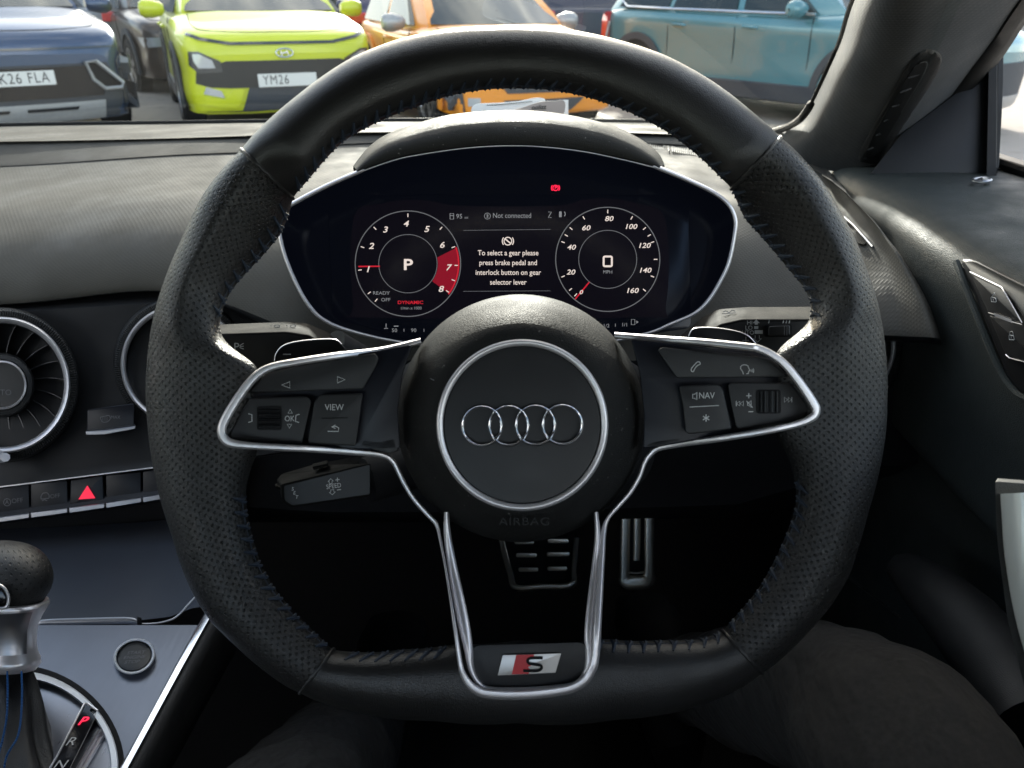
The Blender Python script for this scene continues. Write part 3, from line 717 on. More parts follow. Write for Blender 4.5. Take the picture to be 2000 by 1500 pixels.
# control grid of the dash skin: columns across, rows from the windscreen base down to the lower lip, each (x, y, depth)
COLS = [
 [(-620, 262, 1.12), (-620, 292, .97), (-620, 295, .967), (-620, 350, .905), (-620, 362, .895), (-620, 440, .775), (-620, 510, .725), (-620, 565, .697), (-620, 603, .692), (-620, 622, .694), (-620, 632, .71)],
 [(0, 246, 1.20), (0, 274, 1.0), (0, 277, .997), (0, 327, .930), (0, 334, .926), (0, 420, .79), (0, 490, .735), (0, 543, .702), (0, 575, .695), (0, 594, .697), (0, 603, .71)],
 [(330, 241, 1.21), (330, 267, 1.0), (330, 270, .997), (330, 307, .940), (330, 314, .936), (330, 400, .80), (330, 468, .742), (330, 518, .705), (330, 548, .697), (330, 565, .698), (330, 575, .71)],
 [(560, 238, 1.21), (560, 261, 1.0), (560, 264, .997), (560, 292, .952), (560, 298, .948), (560, 365, .82), (560, 420, .74), (560, 490, .685), (560, 560, .660), (560, 640, .645), (560, 655, .66)],
 [(700, 237, 1.21), (700, 257, 1.0), (700, 260, .997), (700, 279, .968), (700, 285, .963), (700, 345, .84), (700, 400, .75), (700, 480, .69), (700, 580, .665), (700, 700, .645), (700, 720, .67)],
 [(1000, 236, 1.22), (1000, 255, 1.0), (1000, 258, .997), (1000, 276, .970), (1000, 282, .965), (1000, 345, .85), (1000, 400, .76), (1000, 480, .70), (1000, 580, .670), (1000, 700, .65), (1000, 720, .67)],
 [(1300, 240, 1.20), (1300, 260, 1.0), (1300, 263, .997), (1300, 280, .970), (1300, 286, .965), (1300, 335, .84), (1300, 400, .75), (1300, 480, .69), (1300, 580, .665), (1300, 700, .645), (1300, 720, .67)],
 [(1430, 246, 1.16), (1430, 274, 1.0), (1430, 277, .997), (1430, 296, .960), (1430, 302, .955), (1430, 350, .82), (1430, 405, .74), (1430, 480, .685), (1430, 560, .66), (1430, 640, .645), (1430, 655, .66)],
 [(1530, 262, 1.08), (1535, 294, .975), (1535, 297, .97), (1535, 315, .942), (1535, 321, .936), (1535, 365, .82), (1535, 425, .74), (1535, 500, .69), (1535, 570, .665), (1535, 645, .65), (1535, 660, .67)],
 [(1600, 318, .96), (1612, 328, .935), (1613, 331, .93), (1620, 345, .89), (1622, 351, .882), (1630, 395, .79), (1640, 455, .73), (1650, 525, .685), (1655, 590, .655), (1660, 652, .640), (1660, 662, .655)],
 [(1604, 336, .92), (1624, 348, .86), (1626, 350, .857), (1648, 368, .795), (1652, 374, .785), (1684, 420, .728), (1712, 480, .685), (1735, 545, .652), (1748, 600, .632), (1755, 656, .622), (1755, 668, .635)],
 [(1606, 342, .83), (1628, 356, .785), (1630, 359, .782), (1652, 377, .750), (1658, 383, .742), (1705, 430, .692), (1758, 500, .645), (1800, 575, .612), (1818, 620, .598), (1830, 660, .590), (1830, 672, .60)],
 [(1610, 346, .90), (1634, 364, .86), (1636, 366, .86), (1660, 388, .83), (1666, 394, .82), (1712, 440, .77), (1766, 510, .72), (1807, 582, .68), (1825, 626, .665), (1837, 666, .655), (1837, 678, .665)],
]
def YZ(x, Y, z):
    d = Y*CS-z*SN; return (x, 750-F*(Y*SN+z*CS)/d, d)
PROF = [(1.030, -.1640), (1.022, -.1647), (.950, -.1792), (.9425, -.1812), (.80, -.1905), (.74, -.1978), (.700, -.2070), (.675, -.2185), (.660, -.2330), (.656, -.2470)]
for i_, dz_ in ((0, -.0150), (1, 0.0), (2, .0125)):
    x_ = COLS[i_][0][0]
    COLS[i_] = [COLS[i_][0]]+[YZ(x_, Y, z+dz_*(.35 if Y > 1 else 1)) for Y, z in PROF]+[YZ(x_, .672, -.2530+dz_)]
for i_ in range(3, len(COLS)):
    c_ = COLS[i_]; COLS[i_] = c_[:6]+[tuple((a+b)/2 for a, b in zip(c_[5], c_[6]))]+c_[6:]
def col_curve(c): return cat_rom(c, 6)
cc_ = [col_curve(c) for c in COLS]
NR = len(cc_[0])
GR = []
for i in range(NR):
    GR.append(cat_rom([c[i] for c in cc_], 14))
def dash_strip(name, i0, i1, mat):
    mb = MB(); rows = []; uvs = []; nC = len(GR[0])
    vv = [0]*nC
    for i in range(i0, i1+1):
        row = [P(*q) for q in GR[i]]
        if rows:
            for j in range(nC): vv[j] += (row[j]-rows[-1][j]).length
        uu = [0]
        for j in range(1, nC): uu.append(uu[-1]+(row[j]-row[j-1]).length)
        mid = nC//2
        rows.append(row); uvs.append([(uu[j]-uu[mid], vv[mid]*.5+vv[j]*.5) if j < nC*.70 else (row[j].y-row[j].x*.6, row[j].z*1.1-row[j].x*.5) for j in range(nC)])
    mb.grid(rows, uvs=uvs)
    return mb.build(name, mat, dash, angle=75)
dash_strip('dash_top', 0, 23, M['dash'])
dash_strip('seam', 23, 24, M['dash'])
dash_strip('soft_panel', 24, 60, M['dashfab'])
dash_strip('lower_lip', 60, NR-1, M['black'])
def dash_at(x, y, lift=.002):
    """Depth of the dash skin at a photo pixel (nearest control sample), lifted towards the eye."""
    best = min((q for r in GR for q in r), key=lambda q: (q[0]-x)**2+((q[1]-y)*2)**2)
    return best[2]-lift
# fascia behind the vents, and the knee panels below
mb = MB()
fx = lambda rows: mb.grid([[P(*q) for q in r] for r in rows])
fx([[(-620, 618, .72), (0, 585, .715), (330, 556, .715), (480, 545, .71), (640, 560, .70)], [(-620, 640, .70), (0, 612, .693), (330, 590, .693), (480, 585, .692), (640, 600, .69)], [(-620, 950, .685), (0, 925, .678), (330, 890, .678), (480, 880, .678), (640, 860, .685)],
    [(-620, 985, .68), (0, 950, .672), (330, 911, .672), (480, 893, .672), (640, 870, .69)], [(-620, 1000, .70), (0, 953, .69), (330, 914, .69), (480, 896, .69), (640, 872, .69)]])
mb.build('fascia', M['black'], dash)
mb = MB(); fx([[(-620, 1000, .69), (0, 952, .688), (330, 913, .688), (480, 896, .688)], [(-620, 1080, .672), (0, 1017, .67), (330, 970, .67), (480, 950, .67)], [(-620, 1090, .69), (0, 1026, .69), (330, 979, .69), (480, 960, .69)]])
mb.build('switch_strip', M['spoke'], dash)
mb = MB(); fx([[(-620, 1075, .685), (0, 1020, .685), (330, 973, .685), (480, 955, .685)], [(-620, 1150, .70), (0, 1075, .70), (330, 1035, .70), (480, 1020, .70)], [(-620, 1150, .95), (0, 1075, .95), (330, 1035, .95), (480, 1020, .95)]])
mb.build('under_panel', M['pit'], dash)
mb = MB(); fx([[(480, 640, .73), (640, 660, .73), (1017, 690, .73), (1440, 660, .73), (1660, 650, .72), (1840, 668, .75)], [(480, 850, .70), (640, 850, .70), (1017, 860, .70), (1440, 850, .70), (1700, 740, .70), (1836, 735, .73)],
    [(480, 990, .72), (640, 1000, .72), (1017, 1000, .74), (1440, 985, .74), (1700, 910, .74), (1836, 905, .75)], [(480, 1020, 1.0), (640, 1020, 1.0), (1017, 1020, 1.0), (1440, 1010, 1.0), (1700, 960, 1.0), (1836, 960, 1.0)]])
mb.build('knee_panel', M['pit'], dash)
mb = MB(); fx([[(1600, 655, .69), (1740, 662, .69), (1834, 666, .70)], [(1600, 740, .70), (1740, 735, .70), (1836, 730, .71)], [(1600, 760, .73), (1740, 752, .73), (1836, 745, .74)]])
mb.build('side_panel', M['conplastic'], dash)

def air_vent(cx, cy, r, d, knob, tiltk=0.0):
    v = disc('air_vent', cx, cy, [(r*1.20, -.012), (r*1.20, .000), (r*1.17, .006), (r*1.06, .008), (r*1.0, .006), (r*.97, -.03)], d, M['black'], dash, n=96, angle=45)
    mb = MB(); n = 190; rows = []                      # knurled grip
    for k in range(n*2):
        a = 2*math.pi*k/(n*2); q = .0 if k % 2 else .0011
        rows.append([P(cx+rr*r*math.cos(a), cy+rr*r*math.sin(a), d-wz-q) for rr, wz in ((1.175, .005), (1.15, .0075), (1.07, .0085))])
    mb.grid(rows, closed_v=True); mb.build('knurled_ring', M['conplastic'], v, angle=20)
    disc('chrome_ring', cx, cy, [(r*1.065, .006), (r*1.055, .010), (r*1.03, .0118), (r*.995, .011), (r*.965, .008), (r*.955, .000)], d, M['satin'], v, n=96, angle=60)
    disc('throat', cx, cy, [(r*.96, .004), (r*.93, -.020), (r*.5, -.032), (0, -.032)], d, M['pit'], v, n=64)
    for k in range(20):                                  # thin curved vanes with a bright leading edge
        a = 2*math.pi*k/20+.12; mb = MB(); rows = []
        for q in range(7):
            rr = r*(.42+.53*q/6); aa = a+.10*(q/6)**2
            x, y = cx+rr*math.cos(aa), cy+rr*math.sin(aa)
            rows.append([P(x, y, d+.004), P(x-1.2*math.sin(aa), y+1.2*math.cos(aa), d+.004), P(x-6*math.sin(aa), y+6*math.cos(aa), d+.026)])
        mb.grid(rows); mb.build('vane', M['vane'], v)
    if knob:
        disc('knob_grip', cx, cy, [(r*.50, -.010), (r*.50, .004), (r*.47, .008), (r*.40, .010), (r*.38, .008)], d, M['conplastic'], v, n=72)
        disc('knob_ring', cx, cy, [(r*.385, .008), (r*.375, .0115), (r*.355, .012), (r*.345, .009)], d, M['satin'], v, n=72)
        disc('knob_display', cx, cy, [(r*.35, .009), (r*.2, .0092), (0, .0092)], d, M['black'], v, n=48)
        text('knob_lettering', 'AUTO', cx-3, cy+15, 11, d-.0094, M['printdim'], v)
    else:
        disc('knob_grip', cx, cy, [(r*.42, -.010), (r*.42, .002), (r*.36, .006), (0, .006)], d, M['conplastic'], v, n=72)
    return v
M['vane'] = plain('vent_vane', (.06, .06, .065), .22, .3, .6)
air_vent(4, 752, 126, .678, True)['label'] = 'round vent above the hazard switch, its centre knob reading AUTO'
air_vent(353, 712, 111, .690, False)['label'] = 'round vent half hidden behind the rim'
air_vent(1640, 676, 104, .690, False)['label'] = 'round vent beside the door, half hidden behind the rim'
mb = MB(); mb.tube([P(0, 884, .67), P(3, 896, .66), P(10, 893, .655)], .004, 8); mb.build('catch', M['satin'], dash)

# switches
hz = plate('hazard_switch', rp([(138, 938), (201, 928), (203, 986), (136, 996)], 3), .6735, .006, M['spoke'], dash, b=2)
mb = MB(); flat(mb, rp([(170.7, 948), (186.4, 973), (152.9, 975.5)], 1.5), .6725, .0006); mb.build('warning_triangle', M['red'], hz, smooth=False)
for x0, y0, x1, y1 in ((-70, 966, 56, 945), (60, 945, 131, 938), (207, 928, 275, 922), (279, 921, 345, 911)):
    sw = plate('switch', rp([(x0, y0), (x1, y1), (x1+1, y1+58), (x0+1, y0+60)], 3), .6745, .006, M['spoke'], dash, b=1)
    if x0 in (-70, 60):
        mb = MB()
        if x0 < 0:
            stroke(mb, circ(14, 981, 7, 16), 1.4, .674, True); text('', 'A', 14, 981, 8, .674, None, None, mb=mb); text('', 'OFF', 34, 978, 9, .674, None, None, mb=mb, rot=6)
        else:
            stroke(mb, rp([(80, 969), (84, 963), (92, 962), (96, 967), (96, 973), (80, 975)], 2), 1.6, .674, True); stroke(mb, [(82, 978), (87, 976), (92, 978)], 1.6, .674); text('', 'OFF', 108, 969, 8, .674, None, None, mb=mb, rot=6)
        mb.build('symbol', M['printdim'], sw, smooth=False)
for x0, y0, x1, y1 in ((-80, 1026, 57, 1007), (60, 1006, 132, 997), (135, 996.5, 204, 987.5), (207, 987, 276, 976.5), (279, 976, 340, 966)):
    prism2('switch_lip', [(x0, y0-4), (x1, y1-4), (x1, y1+5), (x0, y0+6)], .669, [(x0, y0-9), (x1, y1-9), (x1, y1-4), (x0, y0-4)], .676, M['lip'] if 'lip' in M else M.setdefault('lip', brushed('switch_lip', (.42, .42, .44), .35)), dash, .0006)
mb = MB(); mb.tube([P(-300, 983, .671), P(0, 951, .671), P(298, 913.5, .671), (P(420, 899, .671))], .0006, 6); mb.build('trim_line', M['satin'], dash)
df = plate('defrost_switch', rp([(170, 800), (262, 788), (262, 832), (170, 845)], 5), .673, .006, M['spoke'], dash, b=2)
prism2('switch_lip', [(167, 843), (205, 841), (258, 834), (265, 832), (264, 838), (205, 849), (168, 850)], .669, [(170, 838), (205, 836), (258, 828), (264, 829), (264, 833), (205, 841), (168, 844)], .675, M['lip'], dash, .0006)
mb = MB(); stroke(mb, rp([(195, 815), (214, 811), (216, 818), (210, 824), (200, 825)], 3), 1.3, .6725, True); text('', 'MAX', 226, 815, 6, .6725, None, None, mb=mb)
for x in (201, 205, 209): stroke(mb, [(x, 822), (x, 815)], 1, .6725)
mb.build('symbol', M['printdim'], df, smooth=False)
# defroster slots on the dash top, tweeter at the dash end
mb = MB()
for k in range(34):
    x = 1262+k*3.9; y = 283+k*.62
    a, b = P(x, y-4, dash_at(x, y-4)), P(x+1.6, y+6, dash_at(x+1, y+6))
    mb.tube([a, b], .0009, 4)
mb.build('defrost_slots', M['pit'], dash)
# windscreen-base seam line
mb = MB(); mb.tube([P(q[0], q[1]-1.5, q[2]-.004) for q in GR[0][:14*9]], .0035, 8); mb.build('windscreen_seal', M['seal'], dash)
mb = MB(); mb.tube([P(x, y, dash_at(x, y, .003)) for x, y in ((1650, 424), (1668, 440), (1684, 458), (1693, 468), (1705, 482))], .0012, 6)
mb.build('speaker_trim', M['lip'], dash)
plate('tweeter_cover', rp([(1652, 432), (1672, 452), (1692, 474), (1690, 479), (1672, 474)], 3), lambda x, y: dash_at(x, y, .004), .006, M['stalk'], dash, b=1.5)

# ================================================================ INSTRUMENT CLUSTER
clu = root('instrument_cluster', 'digital instrument cluster under a padded hood, showing two red-needle dials and a gear message', 'instrument cluster', P(1000, 470, .6))
FRp = cat_rom([(706, 334), (760, 316), (810, 304), (915, 289), (1020, 285), (1125, 294), (1212, 311), (1278, 326), (1340, 350), (1396, 377), (1424, 401), (1436, 428), (1435, 456), (1424, 511), (1406, 551), (1382, 589), (1355, 613), (1310, 633), (1265, 651),
        (1180, 668), (1012, 676), (845, 668), (757, 665), (673, 643), (630, 623), (606, 600), (583, 563), (560, 510), (547, 463), (546, 430), (558, 410), (580, 393), (640, 360)], 5, True)
mb = MB(); rows = [[P(x, y, .572) for x, y in FRp], [P(x, y, .572) for x, y in inset(FRp, 3)], [P(x, y, .606) for x, y in inset(FRp, 4)]]
mb.grid(rows, closed_u=True); n = len(FRp); mb.f.append(tuple(2*n+i for i in range(n))); mb.mi.append(0)
mb.grid([[P(x, y, .572) for x, y in FRp], [P(x, y, .64) for x, y in FRp]], closed_u=True)
mb.build('bezel', M['scr'], clu, angle=40)
ribbon('bright_frame', [(1276, 326, 4, 0), (1284, 327, 9, 0), (1340, 350, 9, 0), (1396, 377, 9, 0), (1424, 401, 8, 0), (1436, 428, 8, 0), (1435, 456, 8, 0), (1424, 511, 8, 0), (1406, 551, 8, 0), (1382, 589, 8, 0), (1355, 613, 7, 0), (1310, 633, 7, 0), (1265, 651, 6, 0),
        (1180, 668, 5, 0), (1012, 676, 4, 0), (845, 674, 4, 0), (757, 664, 6, 0), (673, 643, 7, 0), (630, 623, 7, 0), (606, 600, 8, 0), (583, 563, 8, 0), (560, 510, 8, 0), (547, 463, 8, 0), (546, 430, 8, 0), (558, 408, 8, 0), (580, 393, 9, 0), (640, 362, 9, 0), (702, 335, 8, 0), (712, 333, 3, 0)],
       .572, M['satin'], clu, h=.0016, res=5, back=.004)
ribbon('hood_trim', [(706, 335, 3, 0), (760, 316, 2.6, 0), (810, 304, 2.4, 0), (915, 289, 2.4, 0), (1020, 285, 2.4, 0), (1125, 294, 2.4, 0), (1212, 311, 2.4, 0), (1278, 327, 3, 0)], .572, M['satin'], clu, h=.0006, res=6, back=.003)
# padded hood
low = cat_rom([(700, 338), (760, 314), (810, 302), (915, 287), (1020, 283), (1125, 292), (1212, 309), (1284, 329)], 8)
top = cat_rom([(690, 324), (716, 291), (754, 263), (812, 241), (885, 223), (985, 215), (1055, 217), (1125, 227), (1195, 245), (1247, 269), (1285, 298), (1298, 322)], 8)
def resamp(pts, n):
    L_ = [0]
    for i in range(1, len(pts)): L_.append(L_[-1]+math.hypot(pts[i][0]-pts[i-1][0], pts[i][1]-pts[i-1][1]))
    res = []
    for k in range(n):
        s_ = L_[-1]*k/(n-1); i = max(1, next((j for j in range(len(L_)) if L_[j] >= s_), len(L_)-1))
        u = (s_-L_[i-1])/max(1e-9, L_[i]-L_[i-1]); res.append((pts[i-1][0]*(1-u)+pts[i][0]*u, pts[i-1][1]*(1-u)+pts[i][1]*u))
    return res
lo_, tp_ = resamp(low, 72), resamp(top, 72)
rows = [[P(x, y, .600) for x, y in lo_]]
def mixp(a, b, u): return (a[0]*(1-u)+b[0]*u, a[1]*(1-u)+b[1]*u)
for u, d in ((0, .574), (.12, .571), (.32, .570), (.52, .572), (.68, .577), (.80, .585), (.90, .597), (.97, .615), (1.0, .640)):
    rows.append([P(*mixp(a, b, u), d) for a, b in zip(lo_, tp_)])
rows.append([P(x, y+7, .74) for x, y in tp_]); rows.append([P(994+(x-994)*.99, y+24, .86) for x, y in tp_]); rows.append([P(994+(x-994)*.97, y+70, .96) for x, y in tp_])
mb = MB(); mb.grid(rows); mb.build('hood', M['hood'], clu, angle=80)
# the display picture
SD = .6045
scr = plate('display', rp([(640, 395), (690, 380), (1290, 380), (1345, 395), (1350, 640), (1200, 664), (800, 664), (650, 620)], 12), .6052, .002, M['scr'], clu, b=1)
mb = MB()
for pts in ([(690, 425), (745, 398), (800, 390), (850, 394), (900, 402), (1085, 402), (1140, 390), (1190, 388), (1245, 398), (1300, 430), (1300, 600), (1250, 620), (720, 620), (690, 600)],):
    flat(mb, cat_rom(pts, 4, True), .6050)
mb.build('display_field', M['scrpanel'], scr, smooth=False)
mb = MB()
for cx, cy, r0, r1 in ((796.7, 515, 103, 57), (1187, 506.5, 101.7, 56.7)):
    stroke(mb, circ(cx, cy, r0, 96), 1.8, SD, True); stroke(mb, circ(cx, cy, r1, 72), 1.3, SD, True)
stroke(mb, [(905, 450), (1075, 448)], .8, SD); stroke(mb, [(905, 569), (1075, 568)], .8, SD)
mb.build('dial_rings', M['scrline'], scr, smooth=False)
mb = MB(); a0, a1 = 18, -33
seg = [(796.7+r*math.cos(rad(a)), 515-r*math.sin(rad(a))) for r, rng in ((58.5, range(12, -37, -2)), (97, range(-36, 20, 2))) for a in rng]
flat(mb, seg, SD+.0001); mb.build('red_zone', M['scrreddim'], scr, smooth=False)
mb = MB(); stroke(mb, circ(796.7, 515, 99, 30, 19, -37), 3.2, SD-.0002)
stroke(mb, [(700, 520.5), (742, 520)], 2.6, SD-.0002); stroke(mb, [(1151, 551), (1123.5, 584)], 2.6, SD-.0002)
text('', 'DYNAMIC', 801.7, 591, 6.5, SD-.0002, None, None, mb=mb, xs=1.2, bold=.015)
mb.build('needles', M['scrred'], scr, smooth=False)
mb = MB()
kw = dict(shear=.22, xs=1.22, bold=.012)
for s_, x, y in (('4', 792.5, 437.5), ('5', 833, 448), ('6', 863, 479), ('7', 875, 523), ('8', 860.7, 565), ('3', 752, 449), ('2', 725, 481), ('1', 718, 526.5), ('80', 1189, 427.6), ('60', 1144, 445.6), ('40', 1115.6, 483.4), ('20', 1114.4, 532),
                ('100', 1231.4, 443), ('120', 1257.5, 480), ('140', 1259, 528.4), ('160', 1234, 568)):
    if s_ == '80': mb.build('dial_numerals', M['scrwhite'], scr, smooth=False); mb = MB()
    text('', s_, x, y, 11.5 if len(s_) == 1 else 9.5, SD-.0002, None, None, mb=mb, **kw)
text('', '0', 1134.5, 571, 8, SD-.0002, None, None, mb=mb, **kw)
mb.build('dial_numerals', M['scrwhite'], scr, smooth=False); mb = MB()
text('', 'P', 796.7, 518, 21, SD-.0002, None, None, mb=mb, xs=1.25, bold=.02)
mb.build('gear_letter', M['scrwhite'], scr, smooth=False); mb = MB()
stroke(mb, rp([(1179, 501), (1195, 501), (1195, 520), (1179, 520)], 3), 3.6, SD-.0002, True)
mb.build('speed_digit', M['scrwhite'], scr, smooth=False); mb = MB()
for i, s_ in enumerate(('To select a gear please', 'press brake pedal and', 'interlock button on gear', 'selector lever')):
    text('', s_, 992.5, 494.3+19.1*i, 10.0, SD-.0002, None, None, mb=mb, xs=.90, bold=.006)
mb.build('gear_message', M['scrwhite'], scr, smooth=False); mb = MB()
stroke(mb, circ(992, 471, 7.5, 24), 1.9, SD-.0002, True); stroke(mb, [(987, 467), (997, 475)], 2.4, SD-.0002); stroke(mb, circ(992, 471, 11, 10, 140, 220), 1.8, SD-.0002); stroke(mb, circ(992, 471, 11, 10, -40, 40), 1.8, SD-.0002)
mb.build('message_symbol', M['scrwhite'], scr, smooth=False); mb = MB()
for cx, cy, r, a_s in ((796.7, 515, 98, [90, 47, 20, 133, 160, 187.5, -2, -20, -35, 217, 229]), (1187, 506.5, 97, [90, 60, 30, 120, 150, 180-21, 21, 0, -21, -40, 180+21, 219, 228, 140, 40])):
    if cx > 1000: mb.build('dial_ticks', M['scrwhite'], scr, smooth=False); mb = MB()
    for a in a_s: stroke(mb, [(cx+r*math.cos(rad(a)), cy-r*math.sin(rad(a))), (cx+(r-7)*math.cos(rad(a)), cy-(r-7)*math.sin(rad(a)))], 1.7, SD-.0002)
mb.build('dial_ticks', M['scrwhite'], scr, smooth=False)
mb = MB()
text('', '95', 897, 423, 9, SD-.0002, None, None, mb=mb); text('', 'mi', 911, 425, 5, SD-.0002, None, None, mb=mb); mb.build('range_lettering', M['scrgrey'], scr, smooth=False); mb = MB(); text('', 'Not connected', 1000, 421.5, 10, SD-.0002, None, None, mb=mb, xs=.86)
mb.build('connection_lettering', M['scrgrey'], scr, smooth=False); mb = MB(); stroke(mb, circ(952, 422, 6, 16), 1, SD-.0002, True, ); stroke(mb, [(950, 419), (954, 424), (952, 426), (952, 418), (954, 420), (950, 425)], .9, SD-.0002)
stroke(mb, [(879, 417), (886, 417), (886, 428), (879, 428)], 1.4, SD-.0002, True); stroke(mb, [(879, 421), (886, 421)], 1.2, SD-.0002); stroke(mb, [(1071, 414), (1077, 414), (1071, 425), (1077, 425)], 1.4, SD-.0002); flat(mb, [(1092, 413), (1097, 413), (1097, 424), (1092, 424)], SD-.0002); stroke(mb, circ(1098, 418, 6, 8, -50, 50), 1.6, SD-.0002)
mb.build('status_symbols', M['scrgrey'], scr, smooth=False); mb = MB(); text('', 'READY', 744.7, 572.7, 6.5, SD-.0002, None, None, mb=mb, xs=1.15); text('', 'OFF', 753.5, 585.7, 6.5, SD-.0002, None, None, mb=mb, xs=1.15); text('', '1/min x 1000', 802.7, 602, 5.5, SD-.0002, None, None, mb=mb); text('', 'MPH', 1187, 531.5, 6.5, SD-.0002, None, None, mb=mb)
mb.build('dial_captions', M['scrgrey'], scr, smooth=False); mb = MB(); text('', '50', 770.5, 645.5, 7, SD-.0002, None, None, mb=mb, xs=1.1); text('', '90', 808, 645.5, 7, SD-.0002, None, None, mb=mb, xs=1.1); text('', '1/2', 1184, 636.5, 7, SD-.0002, None, None, mb=mb); text('', '1/1', 1220, 634.5, 7, SD-.0002, None, None, mb=mb)
stroke(mb, [(754, 632), (754, 640)], 1.4, SD-.0002); stroke(mb, [(750, 641.5), (758, 641.5)], 1.2, SD-.0002); stroke(mb, [(769, 637), (778, 637)], 1.8, SD-.0002); stroke(mb, [(789, 642), (789, 648)], 1, SD-.0002); stroke(mb, [(828, 642), (828, 648)], 1, SD-.0002); stroke(mb, [(1202, 632), (1202, 638)], 1, SD-.0002)
stroke(mb, [(1233, 624), (1240, 624), (1240, 634), (1233, 634)], 1.2, SD-.0002, True); flat(mb, [(1243, 626), (1247, 629), (1243, 632)], SD-.0002)
mb.build('gauge_scale', M['scrgrey'], scr, smooth=False)
mb = MB(); stroke(mb, circ(1085, 367, 5.2, 20), 1.6, SD+.0006, True); text('', 'P', 1085.3, 367, 6, SD+.0006, None, None, mb=mb, bold=.02)
for a in (140, -40): stroke(mb, circ(1085, 367, 8, 8, a, a+80), 1.6, SD+.0006)
mb.build('brake_warning_lamp', M['warn'], clu, smooth=False)

# ================================================================ PAPER CARDS ON THE DASH
pc = root('paper_card', 'white rounded card lying behind the instrument hood against the windscreen', 'card', P(1000, 210, 1.0))
plate('card_sheet', cat_rom([(921, 230), (921, 212), (931, 203), (970, 201), (1010, 198), (1040, 192), (1058, 191.5), (1066, 199), (1068, 240), (990, 245), (925, 240)], 4, True), lambda x, y: 1.03+.003*(x-1000)/100, .0012, M['paper'], pc, b=.6)
mb = MB(); stroke(mb, cat_rom([(933, 216), (932, 209), (940, 206.5), (985, 203.5), (1040, 198)], 4), 1.2, 1.0285); text('', 'loo', 944, 216, 5, 1.0285, None, None, mb=mb); mb.build('printed_line', M['ink'], pc, smooth=False)
pt = root('paper_tag', 'taupe tag with dark lettering, leaning on the white card behind the hood', 'tag', P(1070, 215, 1.0))
plate('tag_sheet', cat_rom([(985, 222), (1020, 210), (1050, 200), (1070, 197), (1086, 197), (1096, 194.5), (1103, 199), (1104, 210), (1099, 225), (1080, 240), (1000, 240)], 4, True), .995, .0014, M['paperbrown'], pt, b=.8)
mb = MB(); text('', 'oolizz', 1052, 209.5, 8.5, .9935, None, None, mb=mb, shear=.2, bold=.02, rot=3); mb.build('lettering', M['ink'], pt, smooth=False)
ps = root('paper_slip', 'small plain white slip standing beside the taupe tag behind the hood', 'slip', P(1105, 215, 1.05))
plate('slip_sheet', [(1096, 195), (1110, 195), (1110, 228), (1090, 228)], 1.02, .0012, M['paper'], ps, b=.5)

# ================================================================ CENTRE CONSOLE AND GEAR LEVER
ZC = -.425
con = root('centre_console', 'dark metallic centre console with a start button, bright edge strips and a gear gate', 'console', Pz(200, 1350, ZC))
def Z(x, y, dz=0.0): return Pz(x, y, ZC+dz)
mb = MB()
# top sheet; its near half is level, its far half climbs towards the fascia
r0 = [Z(-400, 1600), Z(-100, 1600), Z(195, 1600)]
rows = [r0, [Z(-330, 1400), Z(0, 1400), Z(293, 1400)], [Z(-280, 1240), Z(60, 1240), Z(378, 1240)], [Z(-275, 1221), Z(80, 1221), Z(389, 1221)]]
mb.grid(rows); 
mb.add([Z(-275, 1221), Z(389, 1221), Z(389, 1221, -.02), Z(-275, 1221, -.02)], [(0, 1, 2, 3)])
mb.add([Z(195, 1600), Z(293, 1400), Z(378, 1240), Z(378, 1240, -.02), Z(293, 1400, -.02), Z(195, 1600, -.02)], [(0, 1, 4, 5), (1, 2, 3, 4)])
mb.build('top_plate', M['console'], con)
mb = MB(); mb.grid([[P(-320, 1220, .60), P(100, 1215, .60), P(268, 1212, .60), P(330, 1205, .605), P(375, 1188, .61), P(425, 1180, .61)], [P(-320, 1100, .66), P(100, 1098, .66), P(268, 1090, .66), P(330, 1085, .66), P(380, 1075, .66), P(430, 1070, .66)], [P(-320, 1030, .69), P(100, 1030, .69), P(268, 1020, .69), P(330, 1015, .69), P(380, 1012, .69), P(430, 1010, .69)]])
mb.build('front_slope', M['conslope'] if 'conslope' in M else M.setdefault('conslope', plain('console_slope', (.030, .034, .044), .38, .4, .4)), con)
ribbon('tray_lip', [(75, 1222, 16, 0), (90, 1218, 17, 0), (180, 1215, 17, 0), (250, 1214, 17, 0), (268, 1219, 14, 0), (273, 1221, 8, 0)], .592, M['lip'], con, h=.0015, back=.006)
ribbon('tray_edge', [(270, 1219, 5, 0), (300, 1218, 4, 0), (330, 1212, 4, 0), (350, 1200, 4, 0), (372, 1176, 4, 0), (410, 1135, 3, 0)], .596, M['satin'], con, h=.001, back=.004)
prism2('tray_catch', [(268, 1206), (276, 1208), (277, 1222), (268, 1222)], .590, [(268, 1204), (276, 1206), (277, 1220), (268, 1220)], .60, M['pit'], con, .0005)
EDG = [(150, 1680), (196, 1590), (248, 1492), (300, 1396), (352, 1300), (392, 1228), (418, 1182), (440, 1140)]
mb = MB(); rows = []
for x, y in EDG: rows.append([Z(x-9, y-2, .000), Z(x-8, y-2, .004), Z(x-6, y-1, .0052), Z(x+4, y+2, .0052), Z(x+6, y+2, .004), Z(x+7, y+3, -.006)])
mb.grid(rows); mb.build('edge_strip', M['bright'], con)
mb = MB(); rows = []
for x, y in EDG: rows.append([Z(x+6, y+3, .002), Z(x+16, y+8, .003), Z(x+34, y+14, -.004), Z(x+50, y+22, -.02), Z(x+58, y+40, -.06), Z(x+60, y+60, -.3)])
mb.grid(rows); mb.build('side_padding', M['conplastic'], con, angle=80)
